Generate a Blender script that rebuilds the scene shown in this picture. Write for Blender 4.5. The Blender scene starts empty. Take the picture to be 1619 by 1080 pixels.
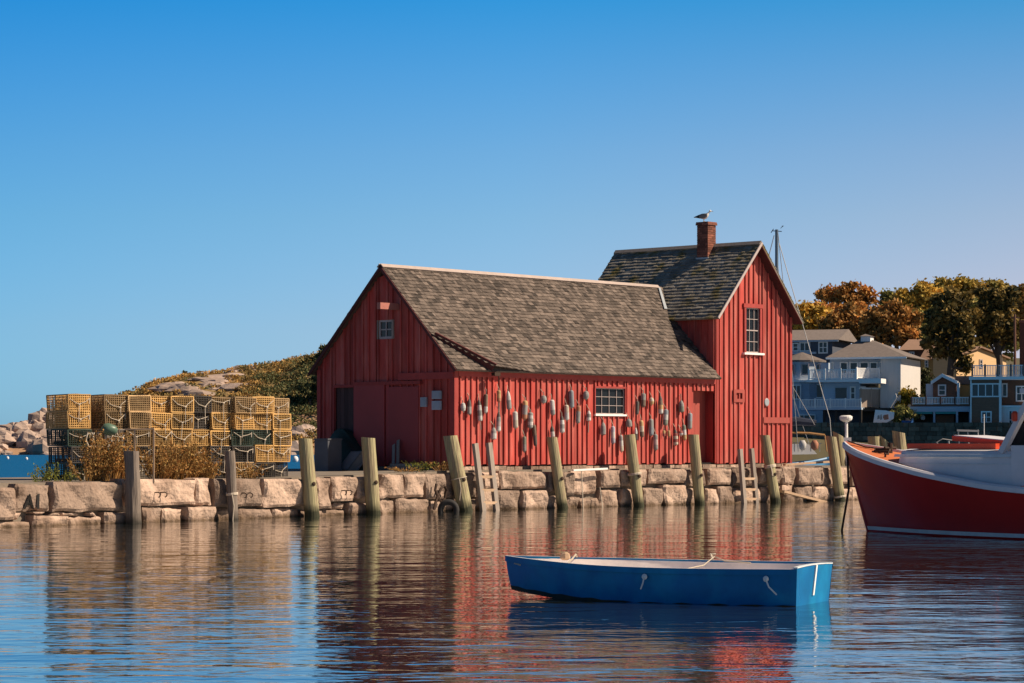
import bpy, bmesh, math, random
from mathutils import Vector, noise as mn
R = math.radians
C = bpy.context.scene.collection
scene = bpy.context.scene
random.seed(7)

# ------------------------------------------------------------------ camera, world, sun, exposure
F, YH, CX, H = 4000.0, 706.0, 809.5, 1.65        # focal length (photo px), horizon row, centre column, eye height
cam = bpy.data.cameras.new('camera'); camo = bpy.data.objects.new('camera', cam); C.objects.link(camo)
camo.location = (0, 0, H); camo.rotation_euler = (R(90), 0, 0)
cam.sensor_width = 36; cam.lens = F/1619*36; cam.shift_y = (YH-540)/1619
cam.clip_start = 0.5; cam.clip_end = 9000
scene.camera = camo

SUN_AZ, SUN_EL = 94.0, 41.0                      # clockwise from +Y, elevation
sd = Vector((math.sin(R(SUN_AZ))*math.cos(R(SUN_EL)), math.cos(R(SUN_AZ))*math.cos(R(SUN_EL)), math.sin(R(SUN_EL))))
sl = bpy.data.lights.new('sun', 'SUN'); sl.energy = 5.0; sl.angle = R(0.5); sl.color = (1.0, 0.83, 0.64)
so = bpy.data.objects.new('sun', sl); C.objects.link(so); so.rotation_euler = sd.to_track_quat('Z', 'Y').to_euler()

w = bpy.data.worlds.new('World'); scene.world = w; w.use_nodes = True
nt = w.node_tree; N = nt.nodes; L = nt.links
bg = N['Background']; bg.inputs['Strength'].default_value = 0.096
sky = N.new('ShaderNodeTexSky'); sky.sky_type = 'NISHITA'; sky.sun_disc = False
sky.sun_elevation = R(SUN_EL); sky.sun_rotation = R(SUN_AZ); sky.air_density = 1.0; sky.dust_density = 0.4; sky.ozone_density = 2.5
tc = N.new('ShaderNodeTexCoord'); sx = N.new('ShaderNodeSeparateXYZ'); L.new(tc.outputs['Generated'], sx.inputs[0])
rp = N.new('ShaderNodeValToRGB')                  # deepens the blue quickly above the horizon; upper sky dimmed to weaken the fill
mr = N.new('ShaderNodeMapRange'); mr.inputs[1].default_value = 0.0; mr.inputs[2].default_value = 0.5
L.new(sx.outputs['Z'], mr.inputs[0]); L.new(mr.outputs[0], rp.inputs['Fac'])
e = rp.color_ramp.elements
e[0].position = 0.0; e[0].color = (0.52, 0.75, 1.25, 1)
e[1].position = 1.0; e[1].color = (0.19, 0.25, 0.32, 1)
for p, c in ((0.033, (0.53, 0.75, 1.22, 1)), (0.093, (0.55, 0.72, 1.07, 1)), (0.18, (0.46, 0.705, 0.965, 1)), (0.231, (0.383, 0.68, 0.96, 1)), (0.29, (0.25, 0.65, 0.98, 1)), (0.348, (0.11, 0.617, 0.99, 1)), (0.52, (0.11, 0.36, 0.62, 1))):
    q = e.new(p); q.color = c
ax_ = N.new('ShaderNodeValToRGB'); ma = N.new('ShaderNodeMapRange'); ma.inputs[1].default_value = -1.0; ma.inputs[2].default_value = 1.0   # greyer towards the sun's side; sky out of view dimmed to deepen the shade
L.new(sx.outputs['X'], ma.inputs[0]); L.new(ma.outputs[0], ax_.inputs['Fac'])
e2 = ax_.color_ramp.elements; e2[0].color = (0.80, 0.72, 0.70, 1); e2[1].color = (0.40, 0.38, 0.36, 1)
for p, c in ((0.395, (0.60, 0.88, 0.97, 1)), (0.5, (1, 1, 1, 1)), (0.605, (1.5, 0.98, 0.88, 1)), (0.72, (0.55, 0.46, 0.42, 1))):
    q = e2.new(p); q.color = c
m2 = N.new('ShaderNodeMix'); m2.data_type = 'RGBA'; m2.blend_type = 'MULTIPLY'; m2.inputs[0].default_value = 1.0
mx = N.new('ShaderNodeMix'); mx.data_type = 'RGBA'; mx.blend_type = 'MULTIPLY'; mx.inputs[0].default_value = 1.0
L.new(sky.outputs[0], mx.inputs[6]); L.new(rp.outputs[0], mx.inputs[7])
L.new(mx.outputs[2], m2.inputs[6]); L.new(ax_.outputs[0], m2.inputs[7]); L.new(m2.outputs[2], bg.inputs['Color'])

vs = scene.view_settings; vs.view_transform = 'Standard'; vs.look = 'None'; vs.exposure = 0.5; vs.gamma = 1.0; vs.use_curve_mapping = False
scene.render.engine = 'CYCLES'

# ------------------------------------------------------------------ helpers
def lin(r, g, b):
    f = lambda c: (c/255/12.92) if c/255 <= 0.04045 else ((c/255+0.055)/1.055)**2.4
    return (f(r), f(g), f(b), 1)

def mat(name, col, rough=0.75, var=0.25, scale=3.0, tone=0.25, stretch=(1, 1, 1), col2=None, bump=0.0, bscale=None,
        metallic=0.0, spec=0.35, wet=None, c2scale=None, c2lo=0.45, c2hi=0.62, hue=False, trans=0.0, orand=0.0):
    """Principled material: colour varied by noise and by the per-face attribute 'tone'; optional second colour in
    patches (col2) or by per-face attribute (hue); optional dark wet band near the water (wet = (z0, z1, colour))."""
    m = bpy.data.materials.new(name); m.use_nodes = True
    n = m.node_tree.nodes; l = m.node_tree.links; p = n['Principled BSDF']
    p.inputs['Roughness'].default_value = rough; p.inputs['Metallic'].default_value = metallic
    p.inputs['Specular IOR Level'].default_value = spec
    geo = n.new('ShaderNodeNewGeometry')
    mp = n.new('ShaderNodeMapping'); mp.inputs['Scale'].default_value = stretch; l.new(geo.outputs['Position'], mp.inputs[0])
    nz = n.new('ShaderNodeTexNoise'); nz.inputs['Scale'].default_value = scale; nz.inputs['Detail'].default_value = 6
    nz.inputs['Roughness'].default_value = 0.65
    l.new(mp.outputs[0], nz.inputs['Vector'])
    at = n.new('ShaderNodeAttribute'); at.attribute_name = 'tone'
    def math_(op, a, b):
        k = n.new('ShaderNodeMath'); k.operation = op
        for i, q in enumerate((a, b)):
            if isinstance(q, (int, float)): k.inputs[i].default_value = q
            else: l.new(q, k.inputs[i])
        return k.outputs[0]
    v1 = math_('ADD', math_('MULTIPLY', nz.outputs['Fac'], 2*var*1.6), 1-var*1.6)
    v2 = math_('ADD', math_('MULTIPLY', at.outputs['Fac'], 2*tone), 1-tone)
    val = math_('MULTIPLY', v1, v2)
    if orand:
        oi = n.new('ShaderNodeObjectInfo'); val = math_('MULTIPLY', val, math_('ADD', math_('MULTIPLY', oi.outputs['Random'], 2*orand), 1-orand))
    hs = n.new('ShaderNodeHueSaturation'); l.new(val, hs.inputs['Value'])
    hs.inputs['Color'].default_value = col
    if col2:
        mm = n.new('ShaderNodeMix'); mm.data_type = 'RGBA'; mm.inputs[6].default_value = col; mm.inputs[7].default_value = col2
        if hue:
            ah = n.new('ShaderNodeAttribute'); ah.attribute_name = 'hue'; l.new(ah.outputs['Fac'], mm.inputs[0])
        else:
            n2 = n.new('ShaderNodeTexNoise'); n2.inputs['Scale'].default_value = c2scale or scale*0.4; n2.inputs['Detail'].default_value = 5
            l.new(mp.outputs[0], n2.inputs['Vector'])
            r2 = n.new('ShaderNodeMapRange'); r2.inputs[1].default_value = c2lo; r2.inputs[2].default_value = c2hi
            l.new(n2.outputs['Fac'], r2.inputs[0]); l.new(r2.outputs[0], mm.inputs[0])
        l.new(mm.outputs[2], hs.inputs['Color'])
    out = hs.outputs[0]
    if wet:
        sz = n.new('ShaderNodeSeparateXYZ'); l.new(geo.outputs['Position'], sz.inputs[0])
        nw = n.new('ShaderNodeTexNoise'); nw.inputs['Scale'].default_value = 4; l.new(geo.outputs['Position'], nw.inputs['Vector'])
        zz = math_('ADD', sz.outputs['Z'], math_('MULTIPLY', math_('SUBTRACT', nw.outputs['Fac'], 0.5), 0.25))
        rr = n.new('ShaderNodeMapRange'); rr.inputs[1].default_value = wet[0]; rr.inputs[2].default_value = wet[1]
        l.new(zz, rr.inputs[0])
        mw = n.new('ShaderNodeMix'); mw.data_type = 'RGBA'; mw.inputs[6].default_value = wet[2]
        l.new(rr.outputs[0], mw.inputs[0]); l.new(out, mw.inputs[7]); out = mw.outputs[2]
    l.new(out, p.inputs['Base Color'])
    if bump:
        b = n.new('ShaderNodeBump'); b.inputs['Distance'].default_value = bump; b.inputs['Strength'].default_value = 1.0
        nb = n.new('ShaderNodeTexNoise'); nb.inputs['Scale'].default_value = bscale or scale*3; nb.inputs['Detail'].default_value = 6
        l.new(mp.outputs[0], nb.inputs['Vector']); l.new(nb.outputs['Fac'], b.inputs['Height']); l.new(b.outputs[0], p.inputs['Normal'])
    if trans:
        p.inputs['Transmission Weight'].default_value = 0
        tr = n.new('ShaderNodeBsdfTranslucent'); l.new(out, tr.inputs['Color'])
        ms = n.new('ShaderNodeMixShader'); ms.inputs[0].default_value = trans
        l.new(p.outputs[0], ms.inputs[1]); l.new(tr.outputs[0], ms.inputs[2]); l.new(ms.outputs[0], n['Material Output'].inputs['Surface'])
    return m

def glass_mat(name, col=(0.02, 0.03, 0.04, 1), rough=0.08):
    m = bpy.data.materials.new(name); m.use_nodes = True; p = m.node_tree.nodes['Principled BSDF']
    p.inputs['Base Color'].default_value = col; p.inputs['Roughness'].default_value = rough; p.inputs['Specular IOR Level'].default_value = 0.3
    return m

def rootloc(o):
    v = Vector((0, 0, 0))
    while o: v += o.location; o = o.parent
    return v

class MB:
    def __init__(s): s.v = []; s.f = []; s.t = []; s.h = []
    def add(s, vs, fs, tone=None, hue=0.5):
        o = len(s.v); s.v += [tuple(p) for p in vs]
        t = random.random() if tone is None else tone
        for f in fs: s.f.append(tuple(i+o for i in f)); s.t.append(t); s.h.append(hue)
    def par(s, p, a, b, c, tone=None):
        p, a, b, c = Vector(p), Vector(a), Vector(b), Vector(c)
        s.add([p, p+a, p+a+b, p+b, p+c, p+a+c, p+a+b+c, p+b+c],
              [(0, 3, 2, 1), (4, 5, 6, 7), (0, 1, 5, 4), (1, 2, 6, 5), (2, 3, 7, 6), (3, 0, 4, 7)], tone)
    def box(s, x0, x1, y0, y1, z0, z1, tone=None):
        s.par((x0, y0, z0), (x1-x0, 0, 0), (0, y1-y0, 0), (0, 0, z1-z0), tone)
    def fbox(s, fr, u0, u1, v0, v1, z0, z1, tone=None):
        p = fr.P(u0, v0, z0); s.par(p, fr.P(u1, v0, z0)-p, fr.P(u0, v1, z0)-p, (0, 0, z1-z0), tone)
    def prism(s, poly, ext, tone=None):
        n = len(poly); e = Vector(ext); vs = [Vector(p) for p in poly]; vs += [p+e for p in vs]
        fs = [tuple(range(n)), tuple(range(2*n-1, n-1, -1))] + [(i, (i+1) % n, n+(i+1) % n, n+i) for i in range(n)]
        s.add(vs, fs, tone)
    def bar(s, a, b, w=0.05, h=0.05, up=(0, 0, 1), tone=None):
        a, b = Vector(a), Vector(b); d = (b-a).normalized(); u = Vector(up)
        if abs(d.dot(u)) > 0.97: u = Vector((1, 0, 0))
        x = d.cross(u).normalized()*w; y = x.cross(d).normalized()*h
        s.par(a-x/2-y/2, b-a, x, y, tone)
    def tube(s, pts, rad, n=8, caps=True, tone=None, jit=0.0):
        pts = [Vector(p) for p in pts]; k = len(pts)
        if not isinstance(rad, (list, tuple)): rad = [rad]*k
        vs = []; ref = None
        for i, p in enumerate(pts):
            d = (pts[min(i+1, k-1)]-pts[max(i-1, 0)]).normalized()
            if ref is None:
                ref = d.cross(Vector((0, 0, 1)));
                if ref.length < 0.05: ref = d.cross(Vector((0, 1, 0)))
            x = (ref-d*ref.dot(d)).normalized(); y = d.cross(x); ref = x
            for j in range(n):
                a = 2*math.pi*j/n; r = rad[i]*(1+jit*mn.noise(Vector((math.cos(a)*1.5+p.x*3, math.sin(a)*1.5+p.y*3, p.z*1.3))))
                vs.append(p+x*math.cos(a)*r+y*math.sin(a)*r)
        fs = [(i*n+j, i*n+(j+1) % n, (i+1)*n+(j+1) % n, (i+1)*n+j) for i in range(k-1) for j in range(n)]
        if caps: fs += [tuple(range(n-1, -1, -1)), tuple(range((k-1)*n, k*n))]
        s.add(vs, fs, tone)
    def grid(s, rows, tone=None, hue=0.5, close=False):
        n = len(rows[0]); vs = [p for r in rows for p in r]
        s.add(vs, [(i*n+j, i*n+(j+1) % n, (i+1)*n+(j+1) % n, (i+1)*n+j) for i in range(len(rows)-1) for j in range(n if close else n-1)], tone, hue)
    def lathe(s, prof, c, n=12, axis=(0, 0, 1), tone=None):
        ax = Vector(axis).normalized(); c = Vector(c)
        x = ax.cross(Vector((0, 1, 0)));
        if x.length < 0.1: x = ax.cross(Vector((1, 0, 0)))
        x.normalize(); y = ax.cross(x); k = len(prof); vs = []
        for r, z in prof:
            for j in range(n):
                a = 2*math.pi*j/n; vs.append(c+ax*z+x*math.cos(a)*r+y*math.sin(a)*r)
        s.add(vs, [(i*n+j, i*n+(j+1) % n, (i+1)*n+(j+1) % n, (i+1)*n+j) for i in range(k-1) for j in range(n)]
              + [tuple(range(n-1, -1, -1)), tuple(range((k-1)*n, k*n))], tone)
    def mesh(s, name, m, off=Vector((0, 0, 0)), smooth=False, fix=True):
        me = bpy.data.meshes.new(name); me.from_pydata([Vector(p)-off for p in s.v], [], s.f)
        a = me.attributes.new('tone', 'FLOAT', 'FACE'); a.data.foreach_set('value', s.t)
        a = me.attributes.new('hue', 'FLOAT', 'FACE'); a.data.foreach_set('value', s.h)
        if fix:
            b = bmesh.new(); b.from_mesh(me); bmesh.ops.recalc_face_normals(b, faces=b.faces); b.to_mesh(me); b.free()
        if smooth: me.polygons.foreach_set('use_smooth', [True]*len(me.polygons))
        me.materials.append(m); return me
    def build(s, name, m, parent, label=None, kind=None, **k):
        o = bpy.data.objects.new(name, s.mesh(name, m, rootloc(parent), **k)); C.objects.link(o); o.parent = parent
        if label: o['label'] = label
        if kind: o['kind'] = kind
        return o
    def solo(s, name, m, label=None, cat=None, group=None, kind=None, **k):
        xs = [p[0] for p in s.v]; ys = [p[1] for p in s.v]; zs = [p[2] for p in s.v]
        b = Vector(((min(xs)+max(xs))/2, (min(ys)+max(ys))/2, min(zs)))
        o = bpy.data.objects.new(name, s.mesh(name, m, b, **k)); C.objects.link(o); o.location = b
        return tag(o, label, cat, group, kind)

def tag(o, label=None, cat=None, group=None, kind=None):
    for k, v in (('label', label), ('category', cat), ('group', group), ('kind', kind)):
        if v: o[k] = v
    return o
def thing(name, label, cat, loc, group=None):
    o = bpy.data.objects.new(name, None); C.objects.link(o); o.location = loc; o.empty_display_size = 0.3
    return tag(o, label, cat, group)
def copy_tree(o, parent=None):
    c = o.copy(); C.objects.link(c); c.parent = parent
    for ch in list(o.children): copy_tree(ch, c)
    return c

class Fr:
    """A plan frame: u runs along a front wall to the right, v runs inwards (away from the viewer)."""
    def __init__(s, ox, oy, ux, uy):
        l = math.hypot(ux, uy); s.O = Vector((ox, oy, 0)); s.U = Vector((ux/l, uy/l, 0)); s.V = Vector((-uy/l, ux/l, 0))
    def P(s, u, v, z): return s.O+s.U*u+s.V*v+Vector((0, 0, z))
    def u(s, px, v=0.0):
        k = (px-CX)/F; o = s.O+s.V*v; return (k*o.y-o.x)/(s.U.x-k*s.U.y)
    def vv(s, px, u=0.0):
        k = (px-CX)/F; o = s.O+s.U*u; return (k*o.y-o.x)/(s.V.x-k*s.V.y)
    def z(s, px, py, v=0.0): return H+(YH-py)*s.P(s.u(px, v), v, 0).y/F
    def zg(s, px, py, u=0.0): return H+(YH-py)*s.P(u, s.vv(px, u), 0).y/F
def at(px, py, Y): return Vector(((px-CX)/F*Y, Y, H+(YH-py)*Y/F))
def onwater(px, py): return at(px, py, F*H/(py-YH))

# ------------------------------------------------------------------ materials
M = {}
M['red'] = mat('red barn paint', (0.40, 0.055, 0.043, 1), 0.85, 0.32, 2.2, 0.22, (3, 3, 0.5), bump=0.004, bscale=14, col2=(0.44, 0.11, 0.088, 1), c2scale=1.4, c2lo=0.42, c2hi=0.68)
M['redtrim'] = mat('red trim paint', (0.33, 0.045, 0.038, 1), 0.75, 0.2, 3, 0.12, (2, 2, 1), bump=0.003)
M['shingle'] = mat('weathered roof shingles', (0.118, 0.092, 0.076, 1), 0.9, 0.3, 6, 0.65, (2, 2, 1), bump=0.006, bscale=30)
M['shingle2'] = mat('mossy roof shingles', (0.21, 0.19, 0.16, 1), 0.9, 0.3, 6, 0.32, (2, 2, 1), col2=(0.15, 0.115, 0.035, 1), c2scale=0.9, c2lo=0.5, c2hi=0.66, bump=0.006, bscale=30)
M['ridge'] = mat('bleached ridge board', (0.42, 0.34, 0.30, 1), 0.8, 0.2, 4, 0.1)
M['dark'] = mat('dark interior', (0.012, 0.010, 0.010, 1), 0.9, 0.2, 3, 0.1)
M['shadedtrim'] = mat('red boards darkened as shade', (0.10, 0.028, 0.026, 1), 0.85, 0.3, 3, 0.3, (3, 3, 0.5))  # shade on rakes, soffit and kick board is put into this colour
M['brick'] = mat('chimney brick', (0.21, 0.075, 0.048, 1), 0.85, 0.25, 9, 0.45, bump=0.004)
M['flash'] = mat('lead flashing', (0.30, 0.33, 0.36, 1), 0.5, 0.15, 4, 0.1)
M['glass'] = glass_mat('window glass', (0.012, 0.014, 0.018, 1), 0.06)
M['white'] = mat('white painted wood', (0.80, 0.78, 0.75, 1), 0.6, 0.1, 6, 0.06)
M['mullion'] = mat('weathered sash', (0.42, 0.35, 0.33, 1), 0.7, 0.15, 6, 0.06)
M['granite'] = mat('pink granite blocks', (0.37, 0.265, 0.202, 1), 0.85, 0.40, 5, 0.38, col2=(0.25, 0.17, 0.125, 1), c2scale=1.3, bump=0.05, bscale=11, wet=(0.0, 0.13, (0.10, 0.062, 0.035, 1)))
M['core'] = mat('wall core shadow stone', (0.10, 0.075, 0.055, 1), 0.95, 0.3, 3, 0.1)
M['quay'] = mat('quay gravel and dirt', (0.20, 0.165, 0.13, 1), 0.95, 0.35, 3, 0.1, bump=0.01)
M['pile'] = mat('greenish timber pile', (0.34, 0.30, 0.165, 1), 0.8, 0.42, 5, 0.12, (6, 6, 0.35), bump=0.014, bscale=7, col2=(0.27, 0.21, 0.13, 1), wet=(0.10, 0.32, (0.03, 0.032, 0.014, 1)))
M['pilegrey'] = mat('grey timber pile', (0.18, 0.145, 0.12, 1), 0.9, 0.55, 5, 0.15, (5, 5, 0.35), bump=0.015, bscale=8, wet=(0.02, 0.24, (0.04, 0.035, 0.028, 1)))
M['greywood'] = mat('grey weathered wood', (0.27, 0.225, 0.19, 1), 0.85, 0.25, 6, 0.15, (3, 3, 0.6), bump=0.004)
M['rawwood'] = mat('bare timber', (0.46, 0.31, 0.20, 1), 0.8, 0.2, 6, 0.15)
M['rope'] = mat('pale rope', (0.50, 0.43, 0.34, 1), 0.85, 0.2, 20, 0.15)
M['wireY'] = mat('yellow coated wire', (0.50, 0.295, 0.10, 1), 0.55, 0.2, 5, 0.15, orand=0.5)
M['wireG'] = mat('green coated wire', (0.035, 0.06, 0.045, 1), 0.5, 0.2, 5, 0.15, orand=0.5)
M['wireK'] = mat('black coated wire', (0.05, 0.042, 0.038, 1), 0.55, 0.2, 5, 0.15, orand=0.5)
M['wireT'] = mat('weathered tan wire', (0.36, 0.235, 0.115, 1), 0.7, 0.3, 7, 0.15, orand=0.5)
M['wireS'] = mat('silty grey wire', (0.24, 0.21, 0.18, 1), 0.6, 0.25, 5, 0.15)
M['net'] = mat('dark netting', (0.10, 0.075, 0.03, 1), 0.9, 0.2, 8, 0.2)
M['iron'] = mat('rusty iron', (0.055, 0.032, 0.022, 1), 0.8, 0.4, 15, 0.1, metallic=0.3)
M['rubber'] = mat('tyre rubber', (0.028, 0.026, 0.026, 1), 0.8, 0.2, 9, 0.1)

# ------------------------------------------------------------------ the setting: water, quay, hills
def water_mat():
    m = bpy.data.materials.new('harbour water'); m.use_nodes = True
    n = m.node_tree.nodes; l = m.node_tree.links; p = n['Principled BSDF']
    p.inputs['Base Color'].default_value = (0.014, 0.019, 0.015, 1); p.inputs['Roughness'].default_value = 0.03; p.inputs['IOR'].default_value = 1.33
    geo = n.new('ShaderNodeNewGeometry'); prev = None
    def layer(scale, dist, stretch, detail, rot, lac=2.0, dist_in=None):
        nonlocal prev
        mp = n.new('ShaderNodeMapping'); mp.inputs['Scale'].default_value = stretch; mp.inputs['Rotation'].default_value = (0, 0, R(rot))
        l.new(geo.outputs['Position'], mp.inputs[0])
        t = n.new('ShaderNodeTexNoise'); t.inputs['Scale'].default_value = scale; t.inputs['Detail'].default_value = detail
        t.inputs['Roughness'].default_value = 0.5; t.inputs['Distortion'].default_value = 0.4
        l.new(mp.outputs[0], t.inputs['Vector'])
        b = n.new('ShaderNodeBump'); b.inputs['Strength'].default_value = 1.0; b.inputs['Distance'].default_value = dist
        l.new(t.outputs['Fac'], b.inputs['Height'])
        if dist_in is not None: l.new(dist_in, b.inputs['Distance'])
        if prev: l.new(prev, b.inputs['Normal'])
        prev = b.outputs[0]
    # open sea beyond the quay is choppier: amplitude grows behind the quay line
    sp = n.new('ShaderNodeSeparateXYZ'); l.new(geo.outputs['Position'], sp.inputs[0])
    def mr(i, a, b, c, d):
        k = n.new('ShaderNodeMapRange'); k.inputs[1].default_value = a; k.inputs[2].default_value = b; k.inputs[3].default_value = c; k.inputs[4].default_value = d
        l.new(i, k.inputs[0]); return k.outputs[0]
    layer(0.45, 0.030, (0.55, 1.0, 1), 2, 8)
    layer(1.7, 0.0150, (0.55, 1.0, 1), 2, -10)
    layer(4.6, 0.0056, (0.6, 1.0, 1), 2, 12)
    layer(11.0, 0.0011, (0.7, 1.0, 1), 2, -6)
    far = mr(sp.outputs['Y'], 82.0, 130.0, 0.0, 0.25)
    layer(0.9, 0.1, (0.6, 1.0, 1), 3, 0, dist_in=far)
    l.new(prev, p.inputs['Normal'])
    bc = n.new('ShaderNodeMix'); bc.data_type = 'RGBA'; bc.inputs[6].default_value = (0.014, 0.019, 0.015, 1); bc.inputs[7].default_value = (0.006, 0.085, 0.21, 1)   # open sea: reflected upper sky put into the water's own blue
    l.new(mr(sp.outputs['Y'], 85.0, 140.0, 0.0, 1.0), bc.inputs[0]); l.new(bc.outputs[2], p.inputs['Base Color'])
    l.new(mr(sp.outputs['Y'], 85.0, 140.0, 0.5, 0.06), p.inputs['Specular IOR Level']); l.new(mr(sp.outputs['Y'], 85.0, 140.0, 0.03, 0.45), p.inputs['Roughness'])
    gl = n.new('ShaderNodeBsdfGlossy'); gl.inputs['Roughness'].default_value = 0.03; gl.inputs['Color'].default_value = (0.95, 0.95, 0.95, 1); l.new(prev, gl.inputs['Normal'])
    ms = n.new('ShaderNodeMixShader'); l.new(mr(sp.outputs['Y'], 85.0, 140.0, 0.30, 0.0), ms.inputs[0]); l.new(p.outputs[0], ms.inputs[1]); l.new(gl.outputs[0], ms.inputs[2]); l.new(ms.outputs[0], n['Material Output'].inputs['Surface'])
    return m
wb = MB(); wb.add([(-2500, -60, 0), (2500, -60, 0), (2500, 6000, 0), (-2500, 6000, 0)], [(0, 1, 2, 3)])
tag(wb.solo('harbour_water', water_mat(), kind='structure'))

BF = Fr(-1.49, 65.5, 0.66, 0.751)                   # the red shed's frame: front wall v=0, gable wall u=0
LEN, DEP, TU, BZ = 15.05, 5.0, 11.23, 1.17
# quay front line: right run parallel to the shed, left run bends towards the viewer
QR = Fr(BF.P(-0.4, -0.6, 0).x, BF.P(-0.4, -0.6, 0).y, 0.66, 0.751)
l0 = Vector(((0-CX)/F*51.5, 51.5, 0))
QL = Fr(l0.x, l0.y, QR.O.x-l0.x, QR.O.y-l0.y)
QLEN = (Vector((QR.O.x, QR.O.y, 0))-l0).length
def qz(px): return 0.90 if px < 430 else (1.04 if px > 640 else 0.90+0.14*(px-430)/210)
qb = MB()
def slab(fr, u0, u1, v0, v1, za, zb):
    a = [fr.P(u0, v0, -1.5), fr.P(u1, v0, -1.5), fr.P(u1, v1, -1.5), fr.P(u0, v1, -1.5), fr.P(u0, v0, za), fr.P(u1, v0, zb), fr.P(u1, v1, zb), fr.P(u0, v1, za)]
    qb.add(a, [(0, 3, 2, 1), (4, 5, 6, 7), (0, 1, 5, 4), (1, 2, 6, 5), (2, 3, 7, 6), (3, 0, 4, 7)], 0.5)
ub = QL.u(430, 0.3)
slab(QL, -14, ub, 0.28, 7.0, 0.90, 0.90); slab(QL, ub, QLEN+0.22, 0.281, 6.9, 0.90, 1.035)
slab(QR, -0.05, 20.5, 0.282, 7.2, 1.035, 1.04)
qb.solo('quay_ground', M['quay'], kind='structure')

# granite blocks of the quay wall, two courses and fillers: (x0, x1, y_top, y_bottom[, lean]) in photo columns and rows
blocks = [(-150, -92, 776, 826), (-90, 26, 770, 823), (29, 83, 765, 808), (86, 197, 762, 808), (200, 312, 757, 799), (314, 338, 757, 799), (340, 413, 757, 801), (415, 498, 757, 801),
 (500, 525, 755, 804), (527, 564, 754, 792), (566, 600, 754, 788), (602, 640, 750, 787), (641, 674, 750, 786), (676, 707, 750, 789), (709, 757, 747, 786), (759, 793, 746, 772), (795, 867, 745, 773), (869, 889, 746, 778), (891, 908, 746, 783), (910, 949, 745, 781),
 (952, 983, 744, 771), (985, 1025, 743, 768), (1027, 1084, 742, 764), (1086, 1118, 742, 768), (1120, 1158, 741, 766), (1160, 1200, 741, 768), (1202, 1237, 740, 764), (1239, 1260, 738, 766), (1262, 1299, 740, 766), (1301, 1328, 739, 768), (1330, 1349, 739, 765), (1351, 1390, 739, 768), (1392, 1425, 739, 768),
 (-150, -64, 829, 850), (-62, 52, 825, 847), (53, 110, 815, 846), (113, 167, 817, 844), (170, 224, 810, 842), (226, 256, 802, 840), (259, 292, 803, 838), (295, 339, 802, 836), (342, 377, 803, 834), (379, 431, 805, 832), (434, 476, 805, 830), (479, 511, 808, 828),
 (512, 551, 807, 824), (553, 601, 795, 822), (603, 627, 790, 820), (629, 683, 788, 818), (685, 720, 793, 816), (722, 757, 790, 816), (759, 787, 776, 815), (789, 824, 775, 813), (826, 866, 776, 812), (868, 898, 784, 810), (900, 919, 787, 809), (921, 950, 788, 808),
 (953, 983, 774, 807), (985, 1015, 773, 806), (1017, 1048, 771, 805), (1050, 1084, 767, 804), (1086, 1112, 772, 803), (1114, 1134, 772, 803), (1136, 1160, 769, 802), (1162, 1204, 772, 801), (1206, 1236, 770, 800), (1238, 1256, 767, 778), (1238, 1270, 780, 799), (1258, 1285, 769, 788), (1287, 1312, 770, 798), (1314, 1345, 772, 797), (1347, 1390, 771, 796), (1392, 1425, 771, 795),
 (27, 39, 811, 822), (55, 70, 809.5, 813), (84, 98, 811, 815), (101, 133, 810, 815.5), (147, 155, 811, 816), (531, 549, 796, 805)]
sb = MB(); SBASE = {}
rq = random.Random(91)                                # the wall carries on to the left of the view
for top, bot, u in ((0.90, 0.36, QL.u(-152)), (0.33, -0.35, QL.u(-152))):
    while u > -13.5:
        wd = rq.uniform(0.9, 2.0); px = [CX+F*QL.P(q, 0, 0).x/QL.P(q, 0, 0).y for q in (u-wd, u)]; Yq = QL.P(u-wd/2, 0, 0).y
        blocks.append((px[0], px[1]-1, YH+(H-top-rq.uniform(-.05, .03))*F/Yq, YH+(H-bot)*F/Yq)); u -= wd
def soff(i, base, ua, z):
    n = mn.fractal(Vector((ua*2.2+i*7, z*2.2, i*3.1)), 0.7, 2.1, 5); f = mn.noise(Vector((ua*1.6+i*3, z*1.9, i)))
    return base+0.03*n+0.06*(abs(f)-0.25)+0.05*(math.floor(f*5)/5)+0.06*abs(math.sin(ua*3.1+z*4.3+i))-0.03
def stone(px0, px1, y0, y1, i):
    cx = (px0+px1)/2; fr = QL if cx < 722 else QR; rnd = random.Random(i*13+5)
    u0, u1 = fr.u(px0), fr.u(px1); zt0, zt1 = fr.z(px0, y0), fr.z(px1, y0); zb = max(fr.z(cx, y1), -0.35)
    if y1-y0 > 20: zt1 += rnd.uniform(-0.035, 0.02)
    base = rnd.uniform(-0.11, 0.07); SBASE[i] = base; n, mrow = max(3, int((u1-u0)/0.06)), max(3, int((zt0-zb)/0.06)); rows = []
    le, ri = rnd.uniform(-0.08, 0.08), rnd.uniform(-0.08, 0.08); u0 += 0.012; u1 -= 0.012
    for j in range(mrow+1):
        b = j/mrow; row = []
        for k in range(n+1):
            a = k/n; e = min(a*(u1-u0), (1-a)*(u1-u0), b*(zt0-zb), (1-b)*(zt0-zb))
            ua = u0+(u1-u0)*a+(le*(1-a)+ri*a)*(b-0.5)+0.02*mn.noise(Vector((a*3+i, b*3, 1)))*(1 if 0 < k < n else 2)
            zt = zt0+(zt1-zt0)*a; z = zb+(zt-zb)*b+0.02*mn.noise(Vector((a*4, b*3+i, 5)))*(1 if 0 < j < mrow else 1.6)
            o = soff(i, base, ua, z)-0.05*max(0, 1-e/0.03)
            row.append(fr.P(ua, -o, z))
        rows.append(row)
    t = rnd.random(); sb.grid(rows, t)
    dv = fr.V*0.42
    for line in (rows[0], rows[-1], [r[0] for r in rows], [r[-1] for r in rows]): sb.grid([line, [p+dv for p in line]], t)
for i, b in enumerate(blocks): stone(*b, i)
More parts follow.
